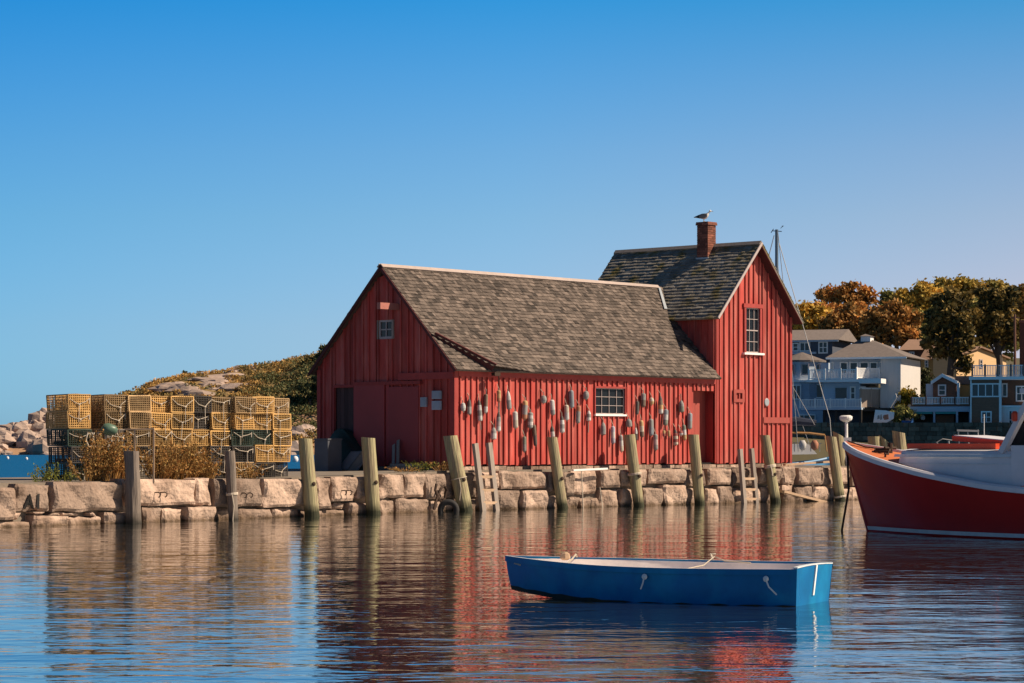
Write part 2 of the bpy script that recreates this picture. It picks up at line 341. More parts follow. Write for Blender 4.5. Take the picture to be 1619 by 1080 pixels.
sw = thing('stone_wall', 'pink granite block wall of the quay rising from the water', 'wall', QR.P(0, 0, 0))
sb.build('granite_blocks', M['granite'], sw, smooth=False, fix=False)
# lettering painted on one block
def text(s, size, o, U, m, parent, name):
    cu = bpy.data.curves.new(name, 'FONT'); cu.body = s; cu.size = size; cu.extrude = 0.002; cu.offset = 0.012; cu.align_x = 'CENTER'
    to = bpy.data.objects.new(name, cu); C.objects.link(to)
    me = bpy.data.meshes.new_from_object(to.evaluated_get(bpy.context.evaluated_depsgraph_get()))
    bpy.data.objects.remove(to); U = Vector(U).normalized(); Nn = U.cross(Vector((0, 0, 1)))
    rl = rootloc(parent)
    for v in me.vertices:
        c = v.co.copy(); v.co = Vector(o)+U*c.x+Vector((0, 0, c.y))+Nn*c.z-rl
    me.materials.clear(); me.materials.append(m)
    ob = bpy.data.objects.new(name, me); C.objects.link(ob); ob.parent = parent; return ob
M['black'] = mat('black paint', (0.02, 0.018, 0.017, 1), 0.8, 0.2, 9, 0.1)
uu = QL.u(56, 0); pm = text('A1', 0.42, QL.P(uu, 0, QL.z(56, 804, 0)), QL.U, M['black'], sw, 'painted_mark')
for v in pm.data.vertices:                            # lay the paint on the rough face of the block
    q = v.co+sw.location; d = q-QL.O; uq = d.dot(QL.U); v.co = QL.P(uq, -soff(2, SBASE[2], uq, q.z)-0.024, q.z)-sw.location
def hook(px, py):
    fr = QL if px < 722 else QR; u = fr.u(px, -0.05); z = fr.z(px, py, -0.05); b = MB()
    for du in (-0.09, 0.12):
        b = MB(); b.tube([fr.P(u+du, 0.05, z), fr.P(u+du, -0.10, z+0.01), fr.P(u+du+0.03, -0.14, z-0.02), fr.P(u+du+0.01, -0.14, z-0.08), fr.P(u+du-0.02, -0.12, z-0.10)], 0.014, 6); b.build('iron_hook', M['iron'], sw)
hook(252, 779); hook(388, 780); hook(546, 776)

# ------------------------------------------------------------------ the red shed
shed = thing('red_fishing_shed', 'red board and batten fishing shed with grey shingle roofs on the stone quay', 'fishing shed', BF.P(LEN/2, DEP/2, BZ))
RIDGE, EAVE, SL = 6.40, 3.83, 1.028                  # low wing: ridge height, roof height over the front wall, slope
TR, TE, TRU = 7.66, 5.62, 13.14                      # tall wing
TSL = (TR-TE)/(TRU-TU)
def siding(mb, P, u0, u1, z0, ztop, holes, pitch=0.22, rnd=random):
    """Boards with battens over their joints; P(u, z, out) -> world; holes = [(u0, u1, z0, z1)]."""
    k = max(1, round((u1-u0)/pitch)); edges = [u0+(u1-u0)*i/k+(rnd.uniform(-0.03, 0.03) if 0 < i < k else 0) for i in range(k+1)]
    for h in holes:
        for side in (h[0], h[1]):
            j = min(range(len(edges)), key=lambda q: abs(edges[q]-side))
            if 0 < j < k: edges[j] = side
    edges.sort()
    def strip(a, b, o0, o1, zlo, tone):
        c = (a+b)/2; iv = [(zlo, None)]
        for h in sorted(holes, key=lambda q: q[2]):
            if h[0]-0.012 <= c <= h[1]+0.012:
                lo = iv[-1][0]; iv[-1] = (lo, h[2]); iv.append((h[3], None))
        for lo, hi in iv:
            za, zb = (ztop(a), ztop(b)) if hi is None else (hi, hi)
            if max(za, zb) <= lo+0.01: continue
            za, zb = max(za, lo), max(zb, lo)
            q = [P(a, lo, o0), P(b, lo, o0), P(b, zb, o0), P(a, za, o0)]
            mb.prism(q, P(a, lo, o1)-P(a, lo, o0), tone)
    for i in range(k):
        if edges[i+1]-edges[i] > 0.01: strip(edges[i]+0.003, edges[i+1]-0.003, -0.03, rnd.uniform(0, 0.004), z0+rnd.uniform(-0.03, 0.02), rnd.random())
    for e in edges:
        wd = rnd.uniform(0.04, 0.058); a, b = max(u0, e-wd/2), min(u1, e+wd/2)
        inside = [h for h in holes if h[0]+0.02 < e < h[1]-0.02]
        strip(a, b, 0.005, 0.043, z0+rnd.uniform(-0.03, 0.03), rnd.random())
low_front = lambda u: EAVE-0.03
gab = lambda v: min(RIDGE-SL*(2.5-v), RIDGE-SL*(v-2.5))-0.03
tg = lambda u: TR-TSL*abs(u-TRU)-0.03
Pfront = lambda u, z, o: BF.P(u, -o, z)
Pgab = lambda v, z, o: BF.P(-o, v, z)
Ptl = lambda v, z, o: BF.P(TU-o, v, z)
Ptr = lambda v, z, o: BF.P(LEN+o, v, z)
Pback = lambda u, z, o: BF.P(u, DEP+o, z)
fu, fz = BF.u, BF.z
W1 = (fu(940), fu(987), fz(963, 655), fz(963, 614))       # front window
D1 = (fu(1096), fu(1129), BZ-0.2, fz(1110, 618))          # front door recess
W2 = (fu(1178), fu(1200), fz(1189, 558), fz(1189, 487))   # tall wing window
gv, gz = BF.vv, BF.zg
G1 = (gv(621), gv(599), gz(610, 536), gz(610, 506))       # gable window
GD = (gv(561), gv(530), BZ-0.2, gz(545, 613))             # gable door
b = MB(); siding(b, Pfront, 0, TU-0.004, BZ, low_front, [W1, D1], 0.215, random.Random(3)); b.build('front_wall', M['red'], shed)
b = MB(); siding(b, Pfront, TU+0.004, LEN, BZ, tg, [W2], 0.24, random.Random(4)); b.build('tall_front_wall', M['red'], shed)
b = MB(); siding(b, Pgab, 0.004, DEP-0.004, BZ, gab, [G1, GD], 0.235, random.Random(5)); b.build('gable_wall', M['red'], shed)
b = MB(); siding(b, Ptl, 0.004, DEP, 3.2, lambda v: TE, [], 0.24, random.Random(6)); b.build('tall_side_wall', M['red'], shed)
b = MB(); siding(b, Ptr, 0.004, DEP, BZ, lambda v: TE, [], 0.24, random.Random(8)); b.build('right_wall', M['red'], shed)
b = MB(); siding(b, Pback, 0, TU, BZ, low_front, [], 0.3, random.Random(9)); siding(b, Pback, TU, LEN, BZ, tg, [], 0.3, random.Random(9)); b.build('back_wall', M['red'], shed)
# foundation and dark interior lining
b = MB(); b.fbox(BF, 0.06, LEN-0.06, 0.06, DEP-0.06, 0.95, BZ+0.01); b.build('floor', M['dark'], shed)
b = MB()
for i in range(46):
    u = -0.02+i*0.33; b.fbox(BF, u, u+0.31, -0.06-random.random()*0.05, 0.3, 0.9, BZ-0.03-random.random()*0.03)
for i in range(15):
    u = 0.05+i*0.33; b.fbox(BF, -0.05-random.random()*0.04, 0.25, u, u+0.31, 0.9, BZ-0.04-random.random()*0.03)
b.build('foundation', M['granite'], shed)
# trim boards
b = MB()
for u, z1 in ((0, low_front(0)), (TU+0.05, TE-0.05), (LEN-0.06, TE-0.05)):
    b.fbox(BF, u-0.02, u+0.09, -0.052, 0.0, BZ-0.02, z1)
b.fbox(BF, -0.052, 0, -0.05, 0.10, BZ-0.02, EAVE-0.1); b.fbox(BF, -0.052, 0, DEP-0.1, DEP+0.03, BZ-0.02, EAVE-0.1)
b.fbox(BF, 0.1, TU-0.02, -0.056, -0.004, EAVE-0.36, EAVE-0.14)
b.build('corner_board', M['redtrim'], shed)

def shingles(mb, P, u0f, u1f, vlen, course=0.135, wmin=0.09, wmax=0.2, rnd=random, lift=0.022):
    """P(u, v, out): v up the slope. One small wedge per shingle, staggered, with its own tone."""
    k = int(vlen/course)
    for j in range(k+1):
        v0 = j*course; v1 = min(v0+course*1.12, vlen); u = u0f(v0)+rnd.uniform(-0.1, 0); ue = u1f(v0); ct = rnd.uniform(-0.1, 0.1)
        if v1-v0 < 0.03: continue
        while u < ue:
            wd = rnd.uniform(wmin, wmax); a, c = max(u, u0f(v0)), min(u+wd-0.006, ue); u += wd
            if c-a < 0.02: continue
            d = rnd.uniform(-0.012, 0.012); o = lift*rnd.uniform(0.7, 1.35)
            q = [P(a, v0+d, 0), P(c, v0+d, 0), P(c, v0+d, o), P(a, v0+d, o), P(a, v1, 0.003), P(c, v1, 0.003)]
            t = min(1, max(0, rnd.gauss(0.47, 0.25)+ct+(0.5 if rnd.random() < 0.06 else 0)))
            mb.add(q, [(0, 1, 2, 3), (3, 2, 5, 4), (0, 3, 4), (1, 5, 2)], t)
def slope(zr, vr, s, side, over):
    """front slope (side=-1) or back slope (+1) of the low wing: P(u, v, out)"""
    c = 1/math.sqrt(1+s*s); sn = s*c; half = vr+over
    def P(u, v, o): return BF.P(u, (vr+side*half)-side*v*c-(-side)*o*sn if side < 0 else (vr+half)-v*c+o*sn, zr-s*half+v*sn+o*c)
    return P, half/c
def slopeF(u, v, o):
    c = 1/math.sqrt(1+SL*SL); sn = SL*c; return BF.P(u, -OV+v*c-o*sn, RIDGE+0.05-SL*(2.5+OV)+v*sn+o*c)
def slopeB(u, v, o):
    c = 1/math.sqrt(1+SL*SL); sn = SL*c; return BF.P(u, DEP+OV-v*c+o*sn, RIDGE+0.05-SL*(2.5+OV)+v*sn+o*c)
OV = 0.24; SLEN = (2.5+OV)*math.sqrt(1+SL*SL)
def uend(v): z = RIDGE+0.05-SL*(2.5+OV)+v*SL/math.sqrt(1+SL*SL); return TU+max(0, (z-TE+0.1)/TSL)
def sheet(mb, P, u0, u1, v0, v1, th=0.05):
    q = [P(u0, v0, 0), P(u1(v0) if callable(u1) else u1, v0, 0), P(u1(v1) if callable(u1) else u1, v1, 0), P(u0, v1, 0)]
    mb.prism(q, P(0, 0, -th)-P(0, 0, 0), 0.5)
def kdiag(v): return -0.12+(1.28-v)/1.31*1.34                 # the kick starts along this diagonal
def kh(u, v):
    d = u-kdiag(v); return 0 if d < -0.001 or v > 1.28 else 0.17*(1-v/1.28*0.75)*max(0, 1-d/1.6)
def slopeK(u, v, o): return slopeF(u, v, o+(kh(max(u, kdiag(v)), v) if v < 1.28 else 0))
b = MB(); rr = random.Random(11)
vk = (TE-0.1-(RIDGE+0.05-SL*(2.5+OV)))*math.sqrt(1+SL*SL)/SL
sheet(b, slopeF, -0.16, TU, 0, vk); sheet(b, slopeF, -0.16, uend, vk, SLEN)
sheet(b, slopeB, -0.16, TU, 0, vk); sheet(b, slopeB, -0.16, uend, vk, SLEN)
vs_ = 0.135*10-0.001
shingles(b, slopeF, lambda v: -0.18, lambda v: kdiag(v+0.15) if v < 1.13 else -0.17, 1.27, 0.135, 0.09, 0.2, rr)
shingles(b, slopeK, lambda v: max(-0.18, kdiag(v+0.15)) if v < 1.28 else -0.18, uend, SLEN, 0.135, 0.09, 0.2, rr); shingles(b, slopeB, lambda v: -0.18, uend, SLEN, 0.27, 0.2, 0.4, rr)
lowroof = b.build('low_roof', M['shingle'], shed, fix=False)
b = MB(); zt = RIDGE+0.06
b.prism([slopeF(-0.2, SLEN-0.11, 0.03), slopeF(-0.2, SLEN+0.01, 0.03), slopeF(-0.2, SLEN+0.01, 0.055), slopeF(-0.2, SLEN-0.11, 0.055)], BF.U*11.9)
b.prism([slopeB(-0.2, SLEN-0.11, 0.03), slopeB(-0.2, SLEN+0.01, 0.03), slopeB(-0.2, SLEN+0.01, 0.055), slopeB(-0.2, SLEN-0.11, 0.055)], BF.U*11.9)
b.build('ridge_board', M['ridge'], lowroof)
# rakes of the gable, diagonal kick board low on the front slope, eave fascia
b = MB()
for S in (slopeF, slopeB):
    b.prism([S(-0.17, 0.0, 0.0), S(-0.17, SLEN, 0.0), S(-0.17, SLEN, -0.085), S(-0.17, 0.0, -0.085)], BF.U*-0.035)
b.build('barge_board', M['shadedtrim'], lowroof)
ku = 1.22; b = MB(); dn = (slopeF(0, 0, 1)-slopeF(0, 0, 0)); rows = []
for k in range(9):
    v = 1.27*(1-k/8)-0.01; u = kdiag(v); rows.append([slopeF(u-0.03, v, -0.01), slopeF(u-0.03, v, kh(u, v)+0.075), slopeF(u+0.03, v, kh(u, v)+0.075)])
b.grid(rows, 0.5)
b.build('kick_board', M['shadedtrim'], lowroof)
b = MB(); h_ = BF.P(ku-0.05, -OV-0.12, EAVE-0.33); b.par(h_, BF.U*0.22, BF.V*0.12, (0, 0, 0.09)); b.tube([h_+BF.U*0.15, h_+BF.U*0.16+Vector((0, 0, -0.2))], 0.012, 5)
b.build('eave_bracket', M['iron'], lowroof)
# tall wing roof
OT = 0.26; OF = 0.32; tc_ = 1/math.sqrt(1+TSL*TSL); TL = (TRU-TU+OT)/tc_
def tslL(v, q, o): return BF.P(TU-OT+q*tc_-o*TSL*tc_, v, TR+0.05-TSL*(TRU-TU+OT)+q*TSL*tc_+o*tc_)
def tslR(v, q, o): return BF.P(2*TRU-TU+OT-q*tc_+o*TSL*tc_, v, TR+0.05-TSL*(TRU-TU+OT)+q*TSL*tc_+o*tc_)
b = MB()
for S in (tslL, tslR): sheet(b, S, -OF, DEP+0.25, 0, TL)
shingles(b, tslL, lambda v: -OF-0.01, lambda v: DEP+0.26, TL, 0.138, 0.1, 0.24, rr, 0.026); shingles(b, tslR, lambda v: -OF-0.01, lambda v: DEP+0.26, TL, 0.165, 0.15, 0.3, rr, 0.03)
tallroof = b.build('tall_roof', M['shingle2'], shed, fix=False)
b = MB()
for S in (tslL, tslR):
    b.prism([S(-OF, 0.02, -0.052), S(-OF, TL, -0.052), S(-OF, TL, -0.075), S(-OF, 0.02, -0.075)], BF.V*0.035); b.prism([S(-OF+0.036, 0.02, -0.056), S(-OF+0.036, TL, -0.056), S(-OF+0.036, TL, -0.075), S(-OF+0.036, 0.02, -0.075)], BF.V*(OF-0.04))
b.build('barge_board', M['shadedtrim'], tallroof)
b = MB()
for S in (tslL,): b.prism([S(-OF-0.02, 0.0, -0.05), S(-OF-0.02, TL, -0.05), S(-OF-0.02, TL, 0.03), S(-OF-0.02, 0.0, 0.03)], BF.V*0.03)
b.build('rake_edge', M['mullion'], tallroof)
b = MB(); S = tslL; b.prism([S(-OF, TL-0.12, 0.035), S(-OF, TL+0.02, 0.035), S(-OF, TL+0.02, 0.06), S(-OF, TL-0.12, 0.06)], BF.V*(DEP+OF+0.25)); b.build('ridge_board', M['greywood'], tallroof)
# flashing where the two roofs meet
b = MB(); q0, q1 = slopeF(TU+0.50, SLEN-0.1, 0.035), slopeF(TU-0.02, SLEN-1.05, 0.035); b.prism([q0, q1, q1-BF.U*0.14, q0-BF.U*0.10], dn*0.02); b.build('flashing', M['flash'], lowroof)
# chimney of real brick courses
b = MB(); cu, cv, cs, z = 12.96, 1.60, 0.41, 6.75; rc = random.Random(2); row = 0
b.fbox(BF, cu-cs/2+0.012, cu+cs/2-0.012, cv-cs/2+0.012, cv+cs/2-0.012, z, 8.40, 0.2)
while z < 8.36:
    x = 0.03 if z > 8.26 else 0; s_ = cs/2+x
    for side in range(4):
        for a0, a1 in (((0, 0.5), (0.5, 1)) if row % 2 else ((0, 0.27), (0.27, 0.73), (0.73, 1))):
            g = 0.005; p, q = -s_+2*s_*a0+g, -s_+2*s_*a1-g
            o = s_+rc.uniform(-0.003, 0.003)
            if side == 0: b.fbox(BF, cu+p, cu+q, cv-o, cv-o+0.06, z, z+0.058)
            if side == 1: b.fbox(BF, cu-o, cu-o+0.06, cv+p, cv+q, z+0.001, z+0.057)
            if side == 2: b.fbox(BF, cu+p, cu+q, cv+o-0.06, cv+o, z, z+0.058)
            if side == 3: b.fbox(BF, cu+o-0.06, cu+o, cv+p, cv+q, z+0.001, z+0.057)
    z += 0.068; row += 1
b.fbox(BF, cu-cs/2-0.02, cu+cs/2+0.02, cv-cs/2-0.02, cv+cs/2+0.02, 8.37, 8.41, 0.6)
ch = b.build('chimney', M['brick'], tallroof)
b = MB(); b.fbox(BF, cu-cs/2-0.025, cu+cs/2+0.025, cv-cs/2-0.025, cv+cs/2+0.025, 6.8, 7.34); b.build('flashing', M['flash'], ch)

def sash(parent, P, u0, u1, z0, z1, nx, ny, frame, bar=0.022, fr_w=0.05, casing=None, depth=-0.04, mid=None, name='window'):
    """A window: frame mesh with glazing bars, a pane child behind it, optional casing child."""
    def rect(mb, a, b_, c, d, o0, o1): mb.prism([P(a, c, o0), P(b_, c, o0), P(b_, d, o0), P(a, d, o0)], P(a, c, o1)-P(a, c, o0))
    m = MB(); o0, o1 = depth, depth+0.035
    rect(m, u0, u0+fr_w, z0, z1, o0, o1); rect(m, u1-fr_w, u1, z0, z1, o0, o1)
    rect(m, u0+fr_w, u1-fr_w, z0, z0+fr_w*1.3, o0, o1); rect(m, u0+fr_w, u1-fr_w, z1-fr_w, z1, o0, o1)
    for i in range(1, nx): u = u0+(u1-u0)*i/nx; rect(m, u-bar/2, u+bar/2, z0, z1, o0+0.005, o1-0.006)
    for i in range(1, ny):
        z = z0+(z1-z0)*i/ny; w_ = bar*(2 if mid == i else 1); rect(m, u0, u1, z-w_/2, z+w_/2, o0+0.003, o1-(0 if mid == i else 0.008))
    wdw = m.build(name, frame, parent)
    g = MB(); rect(g, u0, u1, z0, z1, o0-0.012, o0+0.002); g.build('pane', M['glass'], wdw)
    if casing:
        m = MB(); k = 0.09
        rect(m, u0-k, u0, z0-0.02, z1, 0, 0.05); rect(m, u1, u1+k, z0-0.02, z1, 0, 0.05); rect(m, u0-k-0.04, u1+k+0.04, z1, z1+0.12, 0, 0.06)
        m.build('casing', casing, wdw)
    return wdw
w1 = sash(shed, Pfront, *W1, 4, 3, M['mullion'], 0.013, 0.022)
b = MB(); b.fbox(BF, W1[0]-0.03, W1[1]+0.03, -0.07, 0.02, W1[2]-0.05, W1[2]); b.build('sill', M['white'], w1)
b = MB()
for a, c in ((W1[0]-0.035, W1[0]), (W1[1], W1[1]+0.035)): b.fbox(BF, a, c, -0.045, 0.0, W1[2], W1[3])
b.fbox(BF, W1[0]-0.035, W1[1]+0.035, -0.05, 0.0, W1[3], W1[3]+0.05); b.build('casing', M['redtrim'], w1)
w2 = sash(shed, Pfront, *W2, 3, 4, M['mullion'], 0.016, 0.03, M['redtrim'], mid=2)
b = MB(); b.fbox(BF, W2[0]-0.15, W2[1]+0.15, -0.10, 0.02, W2[2]-0.06, W2[2]); b.build('sill', M['white'], w2)
w3 = sash(shed, Pgab, *G1, 2, 2, M['mullion'], 0.03, 0.05)
for a, c in ((G1[0]-0.06, G1[0]), (G1[1], G1[1]+0.03)):
    b = MB(); b.fbox(BF, -0.045, 0, a, c, G1[2], G1[3]); b.build('casing', M['greywood'], w3)
# doors
def planks(mb, P, u0, u1, z0, z1, n, o0, o1):
    for i in range(n):
        a, c = u0+(u1-u0)*i/n+0.003, u0+(u1-u0)*(i+1)/n-0.003
        mb.prism([P(a, z0, o0), P(c, z0, o0), P(c, z1, o0), P(a, z1, o0)], P(a, z0, o1+random.uniform(-0.003, 0.003))-P(a, z0, o0))
M['reddoor'] = mat('faded red door', (0.34, 0.065, 0.05, 1), 0.75, 0.2, 2, 0.08, (2, 2, 0.5))
M['shadedtrim2'] = mat('old dark door boards', (0.075, 0.040, 0.038, 1), 0.85, 0.3, 3, 0.35, (3, 3, 0.5))
b = MB(); planks(b, Pfront, D1[0], D1[1], BZ-0.02, D1[3], 4, -0.36, -0.32); b.build('door', M['reddoor'], shed)
b = MB(); b.fbox(BF, D1[0]-0.02, D1[0], 0, 0.36, BZ, D1[3]); b.fbox(BF, D1[1], D1[1]+0.02, 0.04, 0.36, BZ, D1[3]); b.fbox(BF, D1[0], D1[1], 0.04, 0.36, D1[3], D1[3]+0.02)
b.build('door_frame', M['redtrim'], shed)
b = MB(); planks(b, Pgab, GD[0], GD[1], BZ-0.02, GD[3], 5, -0.1, -0.05); b.build('gable_door', M['shadedtrim2'], shed)
b = MB(); b.fbox(BF, -0.05, 0, GD[0]-0.05, GD[0], BZ, GD[3]+0.06); b.fbox(BF, -0.05, 0, GD[1], GD[1]+0.06, BZ, GD[3]+0.06); b.fbox(BF, -0.052, 0, GD[0], GD[1], GD[3], GD[3]+0.08); b.build('door_frame', M['redtrim'], shed)
M['redpanel'] = mat('red sliding door sheet', (0.33, 0.043, 0.040, 1), 0.6, 0.15, 1.5, 0.1, (1, 1, 0.6))
zt_ = gz(590, 606)
b = MB(); b.fbox(BF, -0.085, -0.042, gv(611), gv(563), BZ-0.05, zt_); b.build('sliding_door', M['redpanel'], shed)
zt2 = gz(640, 608)
b = MB(); b.fbox(BF, -0.062, -0.040, gv(664), gv(617), BZ+0.08, zt2-0.06); b.fbox(BF, -0.052, -0.038, gv(617), gv(612), BZ, zt2); b.build('sliding_door', M['redpanel'], shed)
b = MB(); b.fbox(BF, -0.10, 0, gv(668), gv(562), zt2, zt2+0.09); b.build('door_track', M['redtrim'], shed)
b = MB(); b.fbox(BF, -0.075, 0, -0.02, gv(632), gz(680, 600), gz(680, 589)); b.build('gable_beam', M['redtrim'], shed)
b = MB(); p = BF.P(0, gv(632, -0.0), gz(632, 486)); b.par(p+BF.U*0.02+Vector((0, 0, -0.07)), BF.U*-0.75, BF.V*0.13, (0, 0, 0.17)); b.build('hoist_beam', mat('bleached red beam', (0.40, 0.15, 0.12, 1), 0.8, 0.3, 6, 0.1), shed)
# small fittings on the walls
M['plaque'] = mat('pale grey board', (0.38, 0.40, 0.45, 1), 0.6, 0.15, 6, 0.1)
for x0, x1, y0, y1 in ((686, 700, 618, 631), (686, 700, 634, 648), (668, 677, 628, 643)):
    b = MB(); b.fbox(BF, -0.085, -0.03, gv(x1), gv(x0), gz(693, y1), gz(693, y0)); o = b.build('notice_board', M['plaque'], shed)
    b = MB(); b.fbox(BF, -0.095, -0.086, gv(x1)+0.03, gv(x0)-0.03, gz(693, y1)+0.03, gz(693, y0)-0.03); b.build('board_face', mat('faded notice', (0.30, 0.33, 0.38, 1), 0.5, 0.15, 12, 0.1), o)
b = MB()
a0, a1, c0, c1 = fu(1158), fu(1175), fz(1166, 636), fz(1166, 616)
b.fbox(BF, a0, a1, -0.06, -0.03, c0, c0+0.1); b.fbox(BF, a0, a1, -0.06, -0.03, c1-0.1, c1); b.fbox(BF, a0, a0+0.12, -0.06, -0.03, c0+0.1, c1-0.1); b.fbox(BF, a1-0.12, a1, -0.06, -0.03, c0+0.1, c1-0.1)
b.build('vent_frame', M['reddoor'], shed)
b = MB(); b.fbox(BF, fu(1205), fu(1246), -0.062, -0.03, fz(1225, 669), fz(1225, 660)); b.build('hatch_bar', M['reddoor'], shed)
b = MB(); c_ = BF.P(fu(1210), -0.05, fz(1210, 636)); b.lathe([(0.10, 0), (0.12, 0.01), (0.10, 0.02)], c_, 14, -BF.V); o = b.build('porthole', M['flash'], shed)
b = MB(); b.lathe([(0.14, 0), (0.14, 0.012)], c_+BF.V*0.02, 14, -BF.V); b.build('porthole_rim', M['reddoor'], o)

# ------------------------------------------------------------------ lobster buoys hung on the front wall
buoy_cols = {'white': (0.62, 0.59, 0.55), 'cream': (0.60, 0.50, 0.36), 'grey': (0.30, 0.29, 0.27), 'dark': (0.11, 0.095, 0.085), 'brown': (0.24, 0.15, 0.09),
             'yellow': (0.62, 0.36, 0.09), 'orange': (0.55, 0.17, 0.05), 'red': (0.42, 0.07, 0.05), 'bluegrey': (0.27, 0.31, 0.36), 'pink': (0.52, 0.36, 0.34), 'green': (0.22, 0.25, 0.18), 'mauve': (0.45, 0.41, 0.50)}
BM = {k: mat('buoy paint '+k, tuple(0.85*(c*0.68+0.32*sum(v)/3) for c in v)+(1,), 0.7, 0.25, 9, 0.1, bump=0.003) for k, v in buoy_cols.items()}
# x, y_top, y_bottom (photo), width px, shape, colours top to bottom, stick (px up, px down), label
B5 = lambda x, a, b: (690+x/4.32, 580+a/4.32, 580+b/4.32)
B6 = lambda x, a, b: (900+x/4.32, 580+a/4.32, 580+b/4.32)
buoys = [
 (B5(185, 245, 305), 9, 'ball', ['white'], 0, 'small round white buoy, leftmost of all the buoys on the red wall'),
 (B5(227, 220, 325), 7.5, 'bullet', ['dark', 'grey'], 1, 'leaning grey buoy with dark nose, second from the left end of the wall'),
 (B5(301, 225, 370), 8, 'bullet', ['dark', 'white', 'grey', 'white'], 9, 'long white buoy with a grey band and spindle hanging below its neighbour'),
 (B5(341, 185, 315), 6.5, 'cyl', ['brown', 'brown', 'white'], 2, 'slim brown buoy with a white foot near the wall left corner'),
 (B5(430, 160, 240), 7, 'cyl', ['yellow', 'yellow', 'orange'], 16, 'short orange yellow buoy on a long thin spindle'),
 (B5(499, 165, 290), 8.5, 'bullet', ['white', 'grey'], 0, 'pale bullet buoy high on the wall right of the orange yellow one'),
 (B5(426, 310, 440), 8, 'bullet', ['dark', 'grey', 'pink', 'white'], 1, 'dark nosed buoy with pink and white bands under the orange yellow one'),
 (B5(387, 415, 495), 10.5, 'bullet', ['grey', 'white'], 1, 'fat grey white buoy just above the left ladder'),
 (B5(541, 305, 420), 9, 'cyl', ['white', 'cream'], 0, 'plain cream white cylinder buoy with a dark sided shadow'),
 (B5(602, 230, 360), 9, 'cyl', ['yellow', 'grey', 'grey', 'orange'], 1, 'grey buoy with a yellow top and orange foot'),
 (B5(641, 310, 420), 9, 'cyl', ['grey', 'white', 'grey', 'white', 'grey'], 0, 'buoy ringed with grey and white stripes'),
 (B5(681, 395, 540), 6.5, 'cyl', ['brown', 'dark'], 0, 'slim dark brown buoy below the striped one'),
 (B5(604, 475, 580), 7, 'cyl', ['green', 'grey'], 0, 'greenish grey buoy, lowest on the left half of the wall'),
 (B5(727, 195, 250), 11, 'ball', ['grey'], 1, 'round grey float alone in the upper middle of the left half'),
 (B5(797, 225, 330), 8.5, 'cyl', ['white', 'white', 'grey'], 0, 'white cylinder buoy above the third green pile from the shed corner'),
 (B5(797, 405, 480), 7.5, 'bullet', ['dark', 'white'], 1, 'white buoy with dark cap directly above the top of a leaning pile'),
 (B5(860, 335, 450), 8.5, 'bullet', ['dark', 'white', 'grey', 'white'], 1, 'white buoy with a grey waist and dark nose left of the window'),
 (B5(893, 260, 365), 8, 'cyl', ['cream', 'white'], 0, 'clean pale cylinder buoy between a waisted buoy and a bluish one'),
 (B5(927, 160, 280), 8, 'cyl', ['bluegrey'], 1, 'tall bluish grey buoy, topmost left of the window'),
 (B5(968, 265, 385), 8, 'cyl', ['orange', 'grey', 'grey'], 0, 'grey buoy with an orange red shoulder left of the window'),
 (B5(1018, 165, 225), 10.5, 'ball', ['grey'], 1, 'round grey float beside the upper left corner of the window'),
 (B5(1041, 300, 370), 8, 'bullet', ['white', 'grey', 'white'], 13, 'short white buoy with long spindle beside the window sill'),
 (B6(230, 380, 465), 9.5, 'bullet', ['grey'], 1, 'stubby grey bullet buoy under the left half of the window'),
 (B6(302, 405, 525), 7.5, 'cyl', ['mauve', 'white', 'mauve'], 0, 'mauve and white buoy under the window'),
 (B6(406, 355, 410), 10.5, 'bullet', ['grey'], 0, 'squat grey cone buoy below the right end of the window'),
 (B6(466, 235, 325), 6.5, 'cyl', ['dark'], 0, 'thin dark buoy right of the window'),
 (B6(505, 180, 275), 8.5, 'cyl', ['grey', 'brown'], 1, 'grey brown buoy, highest one right of the window'),
 (B6(563, 210, 260), 8.5, 'ball', ['cream', 'yellow'], 0, 'small round cream yellow float right of the window'),
 (B6(625, 200, 320), 8.5, 'bullet', ['dark', 'brown', 'yellow', 'white'], 1, 'buoy with dark top fading through yellow to a white foot'),
 (B6(656, 290, 400), 8.5, 'cyl', ['bluegrey', 'white', 'green'], 0, 'blue grey and green buoy in the middle of the right half'),
 (B6(500, 365, 480), 7.5, 'cyl', ['yellow', 'cream', 'brown'], 0, 'buoy with a yellow top and brown foot above a pile right of the window'),
 (B6(560, 355, 470), 8.5, 'cyl', ['grey', 'bluegrey'], 1, 'plain grey buoy between a yellow topped buoy and a blue grey one'),
 (B6(461, 415, 500), 5.5, 'bullet', ['white', 'dark'], 1, 'narrow dark buoy with a white knob behind the fourth pile from the corner'),
 (B6(592, 460, 570), 8, 'cyl', ['grey', 'pink', 'grey'], 0, 'grey buoy with a pink band, lowest right of the window'),
 (B6(361, 465, 580), 7, 'cyl', ['grey', 'white', 'cream'], 0, 'half hidden white buoy behind the fourth pile from the corner'),
 (B6(653, 435, 475), 5, 'cyl', ['yellow', 'red'], 0, 'tiny yellow and red float, left one of a close pair'),
 (B6(687, 435, 475), 5, 'cyl', ['yellow'], 0, 'tiny plain yellow float, right one of a close pair'),
 (B6(763, 437, 470), 8, 'ball', ['red', 'white'], 0, 'small red and white float near the fifth pile from the corner'),
 (B6(766, 230, 310), 9.5, 'bullet', ['grey', 'green'], 4, 'grey bullet buoy with dark spindle above it left of the door'),
 (B6(727, 430, 535), 8.5, 'bullet', ['dark', 'red', 'cream', 'red', 'cream'], 1, 'buoy banded red and cream with a dark nose near the door'),
 (B6(792, 395, 500), 7, 'cyl', ['green', 'white', 'yellow'], 0, 'narrow green white and yellow buoy left of the door'),
 (B6(824, 315, 425), 8, 'cyl', ['bluegrey', 'grey'], 0, 'blue grey buoy, nearest of all to the door')]
